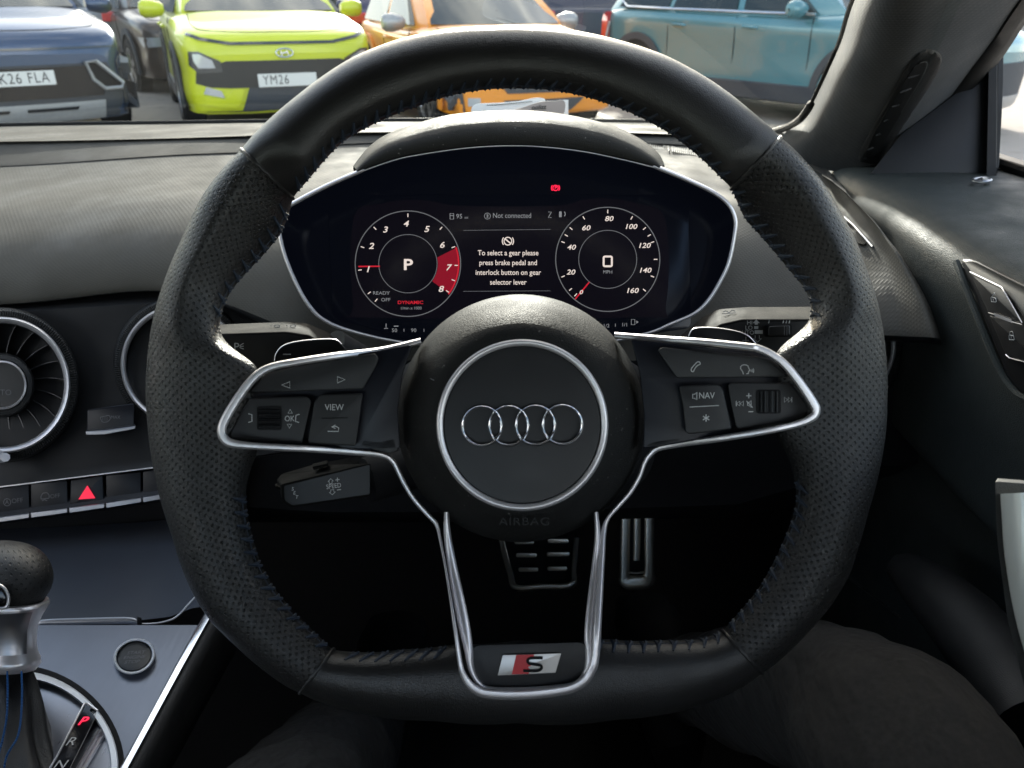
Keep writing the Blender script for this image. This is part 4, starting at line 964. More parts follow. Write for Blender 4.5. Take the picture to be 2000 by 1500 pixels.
def Zring(name, cx, cy, rx, ry, prof, mat, parent, rot=0, n=72, a0=0, a1=360):
    mb = MB(); rows = []; c, s_ = math.cos(rad(rot)), math.sin(rad(rot)); full = a1-a0 >= 359.9
    for k in range(n):
        a = rad(a0+(a1-a0)*k/(n if full else n-1)); row = []
        for q, dz in prof:
            u, v_ = rx*q*math.cos(a), ry*q*math.sin(a); row.append(Z(cx+u*c-v_*s_, cy+u*s_+v_*c, dz))
        rows.append(row)
    mb.grid(rows, closed_v=full); return mb.build(name, mat, parent, angle=50)
sb = Zring('start_button', 262, 1282, 36, 29, [(0, .0035), (.7, .0035), (.92, .0028), (.95, .001)], M['black'], con, rot=-22)
Zring('button_ring', 262, 1282, 42, 34, [(1.0, -.002), (1.0, .003), (.94, .0046), (.88, .004), (.84, .001)], M['ringsilver'], sb, rot=-22)
mb = MB()
for s_, x, y in (('START', 266, 1275), ('ENGINE', 263, 1284), ('STOP', 258, 1293)): text_mb(mb, s_, Z(x, y, .0037), V((1, .08, 0)), V((-.08, 1, 0)), .0030)
mb.build('lettering', M['printdim'], sb, smooth=False)
# gear gate
gp = Zring('gate_plate', 62, 1470, 168, 140, [(1.0, .001), (.6, .0012), (0, .0012)], M['gate'] if 'gate' in M else M.setdefault('gate', brushed('gate_metal', (.22, .23, .26), .30, (600, 60, 600), .04)), con, rot=35)
Zring('gate_ring', 62, 1470, 178, 150, [(1.0, -.002), (1.0, .004), (.985, .0060), (.92, .0060), (.90, .001)], M['ringsilver'], con, rot=35)
Zring('gate_groove', 62, 1470, 190, 161, [(1.0, .0004), (.95, .0008), (.93, .0004)], M['pit'], con, rot=35)
ind = MB(); rows = []
ip = [(166, 1374), (171, 1375), (190, 1388), (188, 1400), (140, 1496), (100, 1580), (60, 1570), (112, 1480)]
ind.add([Z(x, y, .006) for x, y in ip]+[Z(x, y, .001) for x, y in ip], [tuple(range(8))]+[(i, (i+1) % 8, 8+(i+1) % 8, 8+i) for i in range(8)])
ind = ind.build('gear_indicator', M['blackgloss'], con, smooth=False, bevel=.0006)
mb = MB(); mb.tube([Z(x, y, .0064) for x, y in ((56, 1568), (110, 1480), (165, 1374), (172, 1374), (191, 1388))], .0007, 6); mb.build('indicator_edge', M['satin'], ind)
mb = MB(); text_mb(mb, 'P', Z(163, 1409, .0064), V((1, .05, 0)), V((.12, 1, 0)), .0062, xs=1.1, bold=.02); mb.build('lit_letter', M['warn'], ind, smooth=False)
mb = MB()
for s_, x, y in (('R', 140, 1449), ('N', 119, 1494)): text_mb(mb, s_, Z(x, y, .0064), V((1, .05, 0)), V((.12, 1, 0)), .0062, xs=1.1)
mb.build('letter', M['print'], ind, smooth=False)
mb = MB(); fold_ = []
for i in range(13):
    u = i/12; fold_.append([Z(192-u*105+o, 1424+u*180, h) for o, h in ((0, .001), (5, .005), (11, .001), (17, .004), (22, .001))])
mb.grid(fold_); mb.build('gate_rib', M['satin'], con)

gl = root('gear_lever', 'gear lever with perforated leather knob, silver collar and gaiter sewn in blue thread', 'gear lever', Z(20, 1500))
GD = .505
kx, ky = 6., 1120.
mb = MB(); rows = []; uvs = []; n = 72; prof = [(0, -62), (28, -60), (54, -54), (76, -42), (91, -24), (98, -4), (98, 14), (92, 32), (84, 44), (78, 52), (60, 54)]
prof = cat_rom(prof, 3)
for k in range(n+1):
    a = 2*math.pi*k/n; rows.append([P(kx+r*math.cos(a), ky+yy+ r*.17*math.sin(a), GD-.000255*1.3*r*math.sin(a)*.95) for r, yy in prof])
    uvs.append([(a*.031, .00034*yy*1.0+.0002*j) for j, (r, yy) in enumerate(prof)])
mb.grid(rows, uvs=uvs); mb.build('knob', M['knob'], gl, angle=80)
mb = MB(); rows = []; prof = [(84, 48), (92, 50), (94, 56), (80, 78), (70, 100), (68, 130), (70, 150), (76, 162), (77, 172), (68, 184), (60, 186)]
for k in range(n):
    a = 2*math.pi*k/n; rows.append([P(kx-2+r*math.cos(a), ky+yy+r*.20*math.sin(a), GD-.00032*r*math.sin(a)) for r, yy in prof])
mb.grid(rows, closed_v=True); mb.build('collar', M['satin'], gl, angle=60)
mb = MB(); rows = []
for k in range(-8, 9):
    a = rad(90+k*5.2); rows.append([P(kx-2+r*math.cos(a), ky+yy+r*.20*math.sin(a), GD-.00032*r*math.sin(a)-.0012) for r, yy in ((90, 62), (82, 78), (74, 100), (72, 130), (73, 146))])
mb.grid(rows); mb.build('collar_inlay', M['lip'], gl)
sbn = plate('selector_button', rp([(-30, 1150), (2, 1148), (12, 1166), (8, 1180), (-30, 1180)], 6), .468, .02, M['blackgloss'], gl, b=2)
ribbon('button_surround', [(-30, 1143, 7, 0), (0, 1143, 7, 0), (14, 1158, 7, 0), (16, 1176, 7, 0), (8, 1187, 7, 0), (-30, 1187, 7, 0)], .469, M['satin'], gl, h=.0015, back=.015)
mb = MB(); rows = []; n = 120
gpf = [(62, 182, .52), (70, 205, .515), (82, 250, .508), (96, 310, .50), (125, 370, .492), (165, 440, .482), (190, 500, .474)]
for k in range(n):
    a = 2*math.pi*k/n; row = []
    for j, (r, yy, d) in enumerate(cat_rom(gpf, 4)):
        u = j/24; fo = 1+.17*u*math.sin(5*a+u*3.0)+.08*u*math.sin(11*a-u*5)
        row.append(P(kx-6+r*fo*math.cos(a)*(1 if math.cos(a) > 0 else 1), ky+yy+r*.25*math.sin(a), d-.00030*r*math.sin(a)*fo))
    rows.append(row)
mb.grid(rows, closed_v=True); gt = mb.build('gaiter', M['boot'], gl, angle=85)
mb = MB()
for xs_, xe in ((14, 2), (42, 18)):
    pts = cat_rom([(xs_, 1312), (xs_+1, 1352), (xs_-1, 1400), (xs_-8, 1440), (xe-6, 1480), (xe-12, 1530)], 8)
    for i in range(0, len(pts)-1):
        a, b = pts[i], pts[i+1]
        mb.tube([P(a[0], a[1], .4745-.00012*(a[1]-1312)*.9), P(a[0]*.35+b[0]*.65, a[1]*.35+b[1]*.65, .4740-.00012*(b[1]-1312)*.9)], .0006, 5)
mb.build('stitching', M['bluethread'], gt)

# ================================================================ PEDALS
bp = root('brake_pedal', 'wide steel brake pedal with four bright bars through black rubber', 'pedal', P(1050, 1110, 1.02))
def tiltd(d0, y0, k): return lambda x, y: d0+(y-y0)*k
td = tiltd(1.00, 1110, -.0004)
plate('pad', rp([(978, 1030), (1128, 1028), (1120, 1150), (1004, 1155)], 8), td, .02, M['rubber'], bp, b=3)
ribbon('steel_frame', [(x, y, wd, (y-1110)*.0004+.004+(x-1052)*.00012) for x, y, wd, _ in [(980, 1050, 12, 0), (986, 1080, 12, 0), (997, 1120, 12, 0), (1008, 1147, 12, 0), (1060, 1145.5, 12, 0), (1116, 1142, 12, 0), (1121, 1110, 10, 0), (1126, 1050, 10, 0)]], .998, M['pedal'], bp, h=.003, back=.008, pw=5)
for x, y, l in ((1028, 1084, 40), (1090, 1082, 44), (1032, 1112, 38), (1088, 1110, 38), (1024, 1058, 38), (1090, 1056, 40)):
    plate('grip_bar', rp([(x-l/2, y-3.5), (x+l/2, y-3.5), (x+l/2, y+4.5), (x-l/2, y+4.5)], 3), lambda xx, yy: .985-(xx-1052)*.00016, .02, M['pedal'], bp, b=1.2)
mb = MB(); mb.tube([P(1050, 1060, 1.03), P(1040, 960, 1.06), P(1030, 840, 1.02)], .012, 10); mb.build('lever', M['pit'], bp)
ap = root('accelerator_pedal', 'narrow upright steel accelerator pedal, beside the brake', 'pedal', P(1245, 1090, 1.0))
WP = lambda p, x0: [(x, y, wd, (x-x0)*.00016) for x, y, wd, _ in p]
plate('pad', rp([(1212, 985), (1278, 985), (1274, 1148), (1212, 1150)], 7), .985, .02, M['rubber'], ap, b=2)
ribbon('steel_frame', WP([(1223, 985, 19, 0), (1221, 1060, 19, 0), (1220, 1120, 20, 0), (1223, 1135, 28, 0), (1243, 1138, 28, 0), (1264, 1134, 28, 0), (1268, 1115, 20, 0), (1268, 1060, 19, 0), (1269, 985, 19, 0)], 1245), .978, M['pedal'], ap, h=.003, back=.008, pw=5)
ribbon('grip_bar', [(1245, 985, 14, 0), (1244, 1060, 14, 0), (1243, 1095, 13, 0)], .978, M['pedal'], ap, h=.003, back=.008, pw=5)
ribbon('steel_line', [(1227, 1118, 5, 0), (1243, 1119, 5, 0), (1259, 1117, 5, 0)], .979, M['pedal'], ap, h=.002, back=.006)
mb = MB(); mb.tube([P(1245, 1000, 1.0), P(1243, 920, 1.06), P(1240, 820, 1.05)], .010, 10); mb.build('lever', M['pit'], ap)

# ================================================================ DRIVER'S LEGS
per = root('person', 'seated driver in black trousers, knees either side of the steering wheel', 'person', V((0, -.1, H-.6)))
def q(x, y, z): return V((x, y, H+z))
kR, kL = P(1752, 1400, .46), P(495, 1728, .44)
chain = [(q(0, -.16, -.52), .105, None), (q(0, -.19, -.36), .115, 0), (q(0, -.22, -.20), .12, 1),
         (q(.15, -.12, -.56), .080, 0), (q(.215, .06, -.48), .068, 3), (q(.230, .23, -.412), .061, 4), (kR, .0555, 5), (q(.222, .41, -.46), .056, 6), (q(.205, .55, -.60), .050, 7), (q(.19, .68, -.73), .038, 8),
         (q(-.10, -.12, -.57), .088, 0), (q(-.13, .05, -.53), .078, 10), (q(-.145, .19, -.49), .068, 11), (kL, .0600, 12), (q(-.150, .37, -.535), .056, 13), (q(-.155, .51, -.63), .050, 14), (q(-.16, .64, -.75), .038, 15)]
me = bpy.data.meshes.new('trousers'); me.from_pydata([c[0]-V((0, .1, H-.5)) for c in chain], [(i, c[2]) for i, c in enumerate(chain) if c[2] is not None], [])
bo = bpy.data.objects.new('trousers', me); COL.objects.link(bo); bo.parent = per; bo.location = V((0, .1, H-.5))-OFF[per.name]; OFF[bo.name] = V((0, .1, H-.5))
sk = bo.modifiers.new('skin', 'SKIN'); sk.use_smooth_shade = True
for i, c in enumerate(chain): me.skin_vertices[0].data[i].radius = (c[1]*1.08, c[1]*1.08); me.skin_vertices[0].data[i].use_root = (i == 0)
sub = bo.modifiers.new('sub', 'SUBSURF'); sub.levels = 3; sub.render_levels = 3
tx = bpy.data.textures.new('creases', 'CLOUDS'); tx.noise_scale = .055; tx.noise_depth = 2
dp = bo.modifiers.new('creases', 'DISPLACE'); dp.texture = tx; dp.strength = .017; dp.mid_level = .5; dp.texture_coords = 'GLOBAL'
me.materials.append(M['cloth'])
for sx, ay in ((.19, .68), (-.16, .64)):
    mb = MB(); rows = []
    for yy, wd, ht in ((-.09, .026, .05), (-.06, .036, .085), (0, .04, .095), (.07, .042, .065), (.14, .048, .05), (.19, .04, .04), (.215, .015, .02)):
        rows.append([q(sx+wd*math.cos(a), ay+yy*.94, -.80+ht/2+ht/2*math.sin(a)) for a in [2*math.pi*k/20 for k in range(20)]])
    mb.grid(rows, closed_u=True); n0 = len(rows)
    mb.f += [tuple(range(20)), tuple((n0-1)*20+k for k in reversed(range(20)))]; mb.mi += [0, 0]
    mb.build('shoe', M['rubber'], per)

# ================================================================ DRIVER'S DOOR
dr = root('driver_door', 'dark grained door trim with lock buttons, a silver pull handle and the window above', 'car door', V((.40, .3, H-.3)))
def sec(Y, k=0.0):
    """Door section from the window base, over the shoulder, down the inner face: (x, z) pairs."""
    return [(.525, -.30), (.522, -.170), (.515, -.162), (.50, -.160), (.44, -.160), (.39, -.162), (.358, -.165), (.343, -.172), (.336, -.183), (.3345, -.20), (.337, -.225), (.343, -.265), (.349, -.30), (.352, -.335), (.354, -.352), (.362, -.362), (.385, -.37), (.40, -.50), (.40, -.80)]
mb = MB(); rows = []
for Y, zz, xx in ((1.02, -.012, .05), (.93, -.010, .04), (.88, -.006, .03), (.80, -.003, .018), (.70, 0, .006), (.65, 0, .001), (.6, 0, 0), (.5, .001, 0), (.4, .002, .002), (.25, .003, .004), (.1, .004, .006), (-.1, .004, .008), (-.5, .0, .01)):
    rows.append([q(x+xx, Y, z+zz) for x, z in cat_rom(sec(Y), 3)])
mb.grid(rows); n0 = len(rows[0]); mb.f.append(tuple(range(n0))); mb.mi.append(0)
mb.build('trim', M['door'], dr, angle=60)
# lock switch panel: lies in the inner face
_ds = [(z, x) for x, z in cat_rom(sec(.5), 3) if -.36 < z < -.17 and x < .36]; _ds.sort()
def FD(x, y):
    """Depth at which the ray through a pixel meets the inner face of the door."""
    d = .342/((x-1000)/F)
    for _ in range(8):
        z = d*(-SN+CS*(750-y)/F)
        k = min(max(1, next((i for i, e in enumerate(_ds) if e[0] > z), len(_ds)-1)), len(_ds)-1)
        (z0, x0), (z1, x1) = _ds[k-1], _ds[k]
        u = max(0, min(1, (z-z0)/max(1e-6, z1-z0)))
        d = .5*d + .5*((x0*(1-u)+x1*u-.0015)/((x-1000)/F))
    return d
lockp = rp([(1876, 507), (1900, 504), (2030, 570), (2120, 640), (2100, 800), (2040, 790), (1990, 765), (1968, 735), (1930, 640)], 10)
lk = plate('lock_panel', lockp, lambda x, y: FD(x, y)-.004, .012, M['black'], dr, b=5)
plate('lock_button', rp([(1894, 531), (1957, 561), (1997, 632), (1931, 612)], 4), lambda x, y: FD(x, y)-.0065, .004, M['button'], lk, b=2)
plate('lock_button', rp([(1932, 616), (1997, 634), (2040, 715), (1985, 702), (1964, 692)], 4), lambda x, y: FD(x, y)-.0065, .004, M['button'], lk, b=2)
FDs = lambda x, y: FD(x, y)-.0071
mb = MB(); stroke(mb, [(1894, 530.5), (1956, 560.5), (1962, 570), (1996, 630)], 2.2, FDs); stroke(mb, [(1930, 610.5), (1942, 614)], 1.6, FDs); stroke(mb, [(1975, 628), (1996, 633.5)], 1.6, FDs); stroke(mb, [(1964, 692), (1972, 699), (2003, 707)], 2, FDs)
flat(mb, [(1941, 611), (1975, 624), (1977, 631), (1943, 618)], FDs); mb.build('bright_edge', M['satin'], lk, smooth=False)
mb = MB()
for cx, cy, op in ((1940.5, 582, 1), (1975.5, 656, 0)):
    stroke(mb, rp([(cx-5, cy-2), (cx+4.5, cy), (cx+5.5, cy+8), (cx-4.5, cy+7)], 1.5), 1.5, FDs, True); stroke(mb, [(cx-1, cy+1), (cx, cy+5)], 1.2, FDs)
    stroke(mb, [(cx-3.5, cy-2), (cx-3, cy-8), (cx+1, cy-9), (cx+3, cy-6), (cx+3.5, cy-1)] if not op else [(cx-3.5, cy-2), (cx-2, cy-6), (cx+3, cy-7), (cx+1, cy-11)], 1.4, FDs)
mb.build('symbol', M['print'], lk, smooth=False)
mb = MB(); mb.tube([P(x, y, FD(x, y)-.003) for x, y in cat_rom([(1868, 512), (1880, 545), (1900, 595), (1922, 650), (1945, 705), (1962, 740), (1985, 768), (2010, 782)], 6)], .0026, 8); mb.build('panel_welt', M['door'], lk)
mb = MB(); mb.tube([Pz(x, y, -.158) for x, y in circ(1918, 352, 17, 24, ry=3.6)], .0016, 8, True); mb.tube([Pz(1906, 352, -.158), Pz(1918, 349, -.154), Pz(1930, 352, -.158)], .0014, 6); mb.build('lock_pin', M['lip'], dr)
# silver pull handle
hp = prism2('pull_handle', rp([(1943, 940), (2000, 944), (2060, 960), (2090, 1420), (2000, 1340), (1968, 1210), (1948, 1060)], 6), .322, rp([(1946, 934), (2000, 938), (2060, 950), (2090, 1400), (2010, 1330), (1978, 1200), (1956, 1060)], 6), .350, M['conplastic'], dr, .003)
M['handle'] = brushed('handle_metal', (.74, .78, .75), .40, (60, 60, 600), .05, metal=.35)
ribbon('handle_face', [(2006, 962, 104, 0), (2008, 1000, 104, 0), (2012, 1080, 100, 0), (2024, 1180, 92, 0), (2042, 1270, 80, 0), (2066, 1350, 66, 0)], .320, M['handle'], dr, h=.011, back=.004, n=15)
# lower pad running down beside the knee, and the sill line
mb = MB(); rows = []
for x, y, d, r in ((1752, 1088, .665, .003), (1768, 1106, .655, .016), (1820, 1150, .62, .024), (1880, 1210, .57, .027), (1945, 1290, .53, .028), (2030, 1420, .48, .03)):
    rows.append([P(x, y, d)+RT*(r*math.cos(a))+UP*(r*math.sin(a)*.8)+FW*(-.4*r*math.sin(a)) for a in [2*math.pi*k/24 for k in range(24)]])
mb.grid(rows, closed_u=True); mb.build('map_pocket', M['conplastic'], dr, angle=80)
mb = MB(); mb.tube([P(x, y, d) for x, y, d in ((1660, 1130, .80), (1710, 1168, .76), (1757, 1205, .72))], .0012, 6); mb.build('sill_line', M['lip'], dr)
# window frame bar and sail panel
plate('sail_panel', [(1700, 340), (1760, 262), (1850, 195), (1935, 130), (1932, 338)], lambda x, y: .83-.0001*(x-1700), .008, M['black'], dr, b=1.5)
mb = MB()
for x0, x1, dd, m_ in ((1926, 1938, .800, 0), (1938, 1950, .806, 1)):
    pass
prism2('window_bar', rp([(1926, 345), (1930, 140), (1936, 96), (1948, 94), (1946, 345)], 3), .795, rp([(1934, 345), (1938, 140), (1942, 96), (1952, 94), (1950, 345)], 3), .83, M['seal'], dr, .001)
prism2('mirror_edge', rp([(1944, 330), (1949, 110), (1952, 97), (1960, 101), (1960, 160), (1951, 329)], 3), .80, rp([(1944, 329), (1949, 112), (1952, 99), (1959, 103), (1959, 160), (1950, 328)], 3), .82, M['pillarplain'], dr, .001)
mb = MB(); mb.tube([q(.528, .86, -.158), q(.528, .4, -.157), q(.528, -.2, -.157)], .008, 8); mb.build('window_seal', M['seal'], dr)
mb = MB(); mb.add([q(.53, .80, -.17), q(.53, -.5, -.17), q(.42, -.45, .17), q(.44, .45, .17)], [(0, 1, 2, 3)]); mb.build('window_glass', M['sideglass'], dr)

# ================================================================ CABIN SHELL
cab = root('car_cabin', 'dark cabin shell around the driving seat, with windscreen, grey pillar and roof lining', 'car', V((-.36, .3, H-.85)))
PR = [  # y, left (x, d), ridge (x, d), right (x, d)
 [(1800, -300, .47), (1850, -300, .44), (1930, -300, .42), (2060, -300, .45), (2200, -300, .50)],
 [(1735, -150, .62), (1790, -150, .535), (1870, -150, .51), (1990, -150, .545), (2110, -150, .60)],
 [(1668, -2, .75), (1716, -2, .655), (1795, -2, .625), (1900, -2, .65), (1992, -2, .70)],
 [(1642, 80, .81), (1690, 80, .715), (1772, 80, .68), (1862, 80, .705), (1937, 80, .75)],
 [(1616, 140, .86), (1665, 140, .765), (1755, 140, .725), (1835, 140, .75), (1892, 140, .79)],
 [(1592, 195, .92), (1640, 195, .82), (1738, 195, .77), (1808, 195, .79), (1850, 195, .83)],
 [(1566, 238, .98), (1612, 245, .88), (1718, 250, .82), (1775, 250, .83), (1800, 250, .86)],
 [(1534, 262, 1.0), (1580, 285, .93), (1695, 300, .86), (1748, 305, .865), (1766, 305, .89)],
 [(1520, 275, 1.04), (1560, 318, .97), (1672, 338, .895), (1735, 345, .89), (1752, 345, .91)],
]
mb = MB(); g1 = [cat_rom(r, 7) for r in PR]; colsn = len(g1[0]); gg = []
for j in range(colsn): gg.append(cat_rom([r[j] for r in g1], 6))
rows = [[P(*gg[j][i]) for j in range(colsn)] for i in range(len(gg[0]))]
uv = [[(j*.0042, i*.0068) for j in range(colsn)] for i in range(len(rows))]
mb.grid(rows, uvs=uv); pil = mb.build('pillar', M['pillar'], cab, angle=80, solid=.004)
ribbon('pillar_seal', [(1520, 262, 8, 0), (1540, 252, 8, 0), (1562, 238, 8, 0), (1578, 218, 8, 0), (1591, 194, 7, 0), (1615, 139, 6, 0), (1641, 79, 5, 0), (1668, -4, 5, 0)], .0, M['seal'], cab) if False else None
mb = MB(); sp = cat_rom([(1490, 263, 1.06), (1512, 257, 1.03), (1540, 247, .985), (1562, 233, .935), (1578, 213, .89), (1590, 190, .862), (1614, 138, .805), (1640, 78, .756), (1666, -3, .697), (1733, -150, .57)], 6)
mb.tube([P(*a) for a in sp], [.0045 if a[1] > 200 else .0022 for a in sp], 8); mb.build('pillar_seal', M['seal'], cab)
# air slot in the pillar
def pd(x, y):
    """Depth of the pillar skin at a pixel, blended from the nearest samples of its surface."""
    near = sorted(((qq[0]-x)**2+(qq[1]-y)**2, qq[2]) for gcol in gg for qq in gcol)[:8]
    ws_ = [1/(e[0]+9.0) for e in near]
    return sum(w_*e[1] for w_, e in zip(ws_, near))/sum(ws_)
slot = cat_rom([(1840, 115), (1826, 98), (1802, 99), (1775, 126), (1738, 190), (1700, 255), (1678, 300), (1682, 316), (1718, 314), (1752, 264), (1792, 205), (1830, 145)], 4, True)
vs_ = plate('pillar_vent', slot, lambda x, y: pd(x, y)-.0080, .010, M['pillarplain'], pil, b=9)
slot2 = cat_rom([(1812, 122), (1790, 126), (1768, 156), (1738, 205), (1706, 260), (1688, 304), (1708, 306), (1734, 264), (1768, 208), (1802, 150)], 4, True)
plate('vent_mouth', slot2, lambda x, y: pd(x, y)-.0098, .002, M['seal'], vs_, b=2.5)
for k in range(6):
    u = (k+.6)/6; x, y = 1794+(1698-1794)*u, 132+(300-132)*u
    mb = MB(); mb.tube([P(x-11+2*u, y+4, pd(x, y)-.0103), P(x, y, pd(x, y)-.0110), P(x+12-2*u, y-5, pd(x, y)-.0103)], [.0008, .0013, .0008], 6, squash=.6); mb.build('louvre', M['pillarplain'], vs_)
mb = MB(); e = [r[-1] for r in PR]
rows = [[P(x, y, d) for x, y, d in cat_rom([(a[0]-4, a[1], a[2]-.003) for a in e], 4)], [P(x, y, d) for x, y, d in cat_rom([(a[0]+4, a[1]+3, a[2]-.006) for a in e], 4)], [P(x, y, d) for x, y, d in cat_rom([(a[0]+24, a[1]+12, a[2]+.004) for a in e], 4)], [P(x, y, d) for x, y, d in cat_rom([(a[0]+30, a[1]+20, a[2]+.03) for a in e], 4)]]
mb.grid(rows); mb.build('door_seal', M['pillarplain'], cab, angle=70)
# windscreen glass: base along the dash top, header at the roof edge, edges on the pillars
base = [P(*a) for a in GR[0]]; base = base[::6]
wr = []
def wpt(u, t):
    x = -1.05+(.36+1.05)*u; cx = (u-.5)*2
    Yb, zb = 1.30-.33*cx**4-.05*cx*cx, -.178+.004*abs(cx); Yt, zt = .54-.06*cx*cx, .19-.02*cx*cx
    xb = -1.13+1.56*u; xt = -.98+1.28*u
    t2 = t; bul = .03*math.sin(math.pi*t)*(1-cx*cx)
    return q(xb*(1-t2)+xt*t2, Yb*(1-t2)+Yt*t2+bul, zb*(1-t2)+zt*t2+bul*.6)
mb = MB(); mb.grid([[wpt(i/24, j/8) for i in range(25)] for j in range(9)]); mb.build('windscreen', M['glass'], cab)
# roof, left pillar, floor, firewall, rear
mb = MB(); mb.grid([[q(-1.02, .44, .16), q(-.7, .49, .19), q(-.36, .50, .20), q(0, .49, .19), q(.32, .43, .16)], [q(-1.02, .3, .20), q(-.7, .3, .24), q(-.36, .3, .25), q(0, .3, .24), q(.34, .3, .20)], [q(-1.05, -.9, .14), q(-.7, -.9, .17), q(-.36, -.9, .18), q(0, -.9, .17), q(.36, -.9, .14)]])
mb.build('roof_lining', M['lining'], cab, solid=.02)
mb = MB(); mb.box(q(-.36, .1, -.86), (1.75, 2.6, .02)); mb.build('floor', M['carpet'], cab)
mb = MB(); mb.box(q(-.36, 1.34, -.52), (1.75, .03, .66)); mb.build('firewall', M['carpet'], cab)
mb = MB(); mb.grid([[q(-1.2, 1.02, -.20), q(-.36, 1.16, -.20), q(.47, 1.0, -.20)], [q(-1.2, 1.36, -.215), q(-.36, 1.46, -.215), q(.47, 1.36, -.215)]]); mb.build('scuttle_light_block', M['seal'], cab, solid=.01)  # unseen panel added to stop sun leaking down behind the dash
mb = MB(); mb.box(q(-.36, -1.0, -.45), (1.75, .04, .80)); mb.build('rear_light_block', M['carpet'], cab)  # unseen panel added in place of seat backs, blocks light from behind
mb = MB(); mb.box(q(-1.17, .2, -.5), (.06, 2.3, .66)); mb.build('passenger_door_trim', M['door'], cab)
mb = MB(); mb.box(q(.50, .25, -.62), (.03, 2.3, .50)); mb.build('sill', M['carpet'], cab)
mb = MB(); mb.tube([q(-1.12, 1.0, -.18), q(-1.06, .75, .0), q(-1.0, .5, .17)], .045, 10); mb.build('pillar', M['pillarplain'], cab)
for x in (-1.08, .40): mb = MB(); mb.box(q(x, -.55, -.0), (.06, .30, .38)); mb.build('rear_pillar', M['pillarplain'], cab)
mb = MB(); mb.box(q(-1.12, .15, .17), (.06, .75, .05)); mb.box(q(.42, .12, .17), (.06, .75, .05)); mb.build('roof_rail', M['pillarplain'], cab)
# ================================================================ CAR PARK
t = NT('car_park_ground'); vec = t.coord('Object')
n1 = t.noise(vec, .35, 5); n2 = t.noise(vec, 60, 3); n3 = t.noise(vec, 4, 4, .6)
base = t.mix(n1, (.27, .245, .21, 1), (.36, .33, .29, 1)); base = t.mix(t.math('MULTIPLY', n2, .45), base, (.20, .18, .16, 1))
base = t.mix(t.ramp(n3, .56, .70), base, (.22, .20, .175, 1))
t.bsdf(Base_Color=base, Roughness=.9, Specular_IOR_Level=.2, Normal=t.bump(n2, .4, .01)); M['ground'] = t.m
gy = [-300, -40, -10, 0, 6, 12, 20, 40, 120, 700]; gx = [-600, -100, -30, -10, 0, 10, 30, 100, 600]
mb = MB(); mb.grid([[V((x, y, 0)) for x in gx] for y in gy]); g = mb.build('ground', M['ground'], None, smooth=False); g['kind'] = 'structure'
mb = MB()
for x in (-7.4, -4.6, -1.0, 1.6): mb.add([V((x, 5.4, .004)), V((x+.09, 5.4, .004)), V((x+.09-.9, 10.2, .004)), V((x-.9, 10.2, .004))], [(0, 1, 2, 3)])
M['roadpaint'] = plain('road_paint', (.62, .60, .55), .8, 0, .2, var=.25)
mk = mb.build('bay_markings', M['roadpaint'], None, smooth=False); mk['kind'] = 'structure'

M['carglass'] = plain('car_glass', (.020, .030, .033), .03, 0, .45, var=.02)
M['tyre'] = plain('tyre', (.014, .014, .014), .8, 0, .25)
M['rim'] = plain('alloy_rim', (.45, .45, .46), .3, .9)
M['cladding'] = plain('grey_cladding', (.044, .049, .058), .65, 0, .35)
M['grille'] = plain('grille_mesh', (.014, .014, .015), .4, 0, .5, bump=.8, bscale=60)
M['plate_white'] = plain('number_plate_white', (.72, .72, .69), .4, 0, .4, var=.03)
M['plate_yellow'] = plain('number_plate_yellow', (.75, .50, .02), .4, 0, .4, var=.03)
M['plate_ink'] = plain('number_plate_ink', (.012, .012, .014), .5)
M['lens'] = plain('headlamp_lens', (.50, .53, .56), .06, .35, .8)
M['lensdark'] = plain('dark_lens', (.06, .065, .07), .06, .2, .8)
M['taillens'] = plain('tail_lens', (.52, .012, .02), .10, 0, .7)
M['skid'] = plain('skid_silver', (.36, .37, .38), .42, .5)
def paint(name, col, metal=.0, rough=.35): return plain(name, col, rough, metal, .5, coat=.5, var=.04)

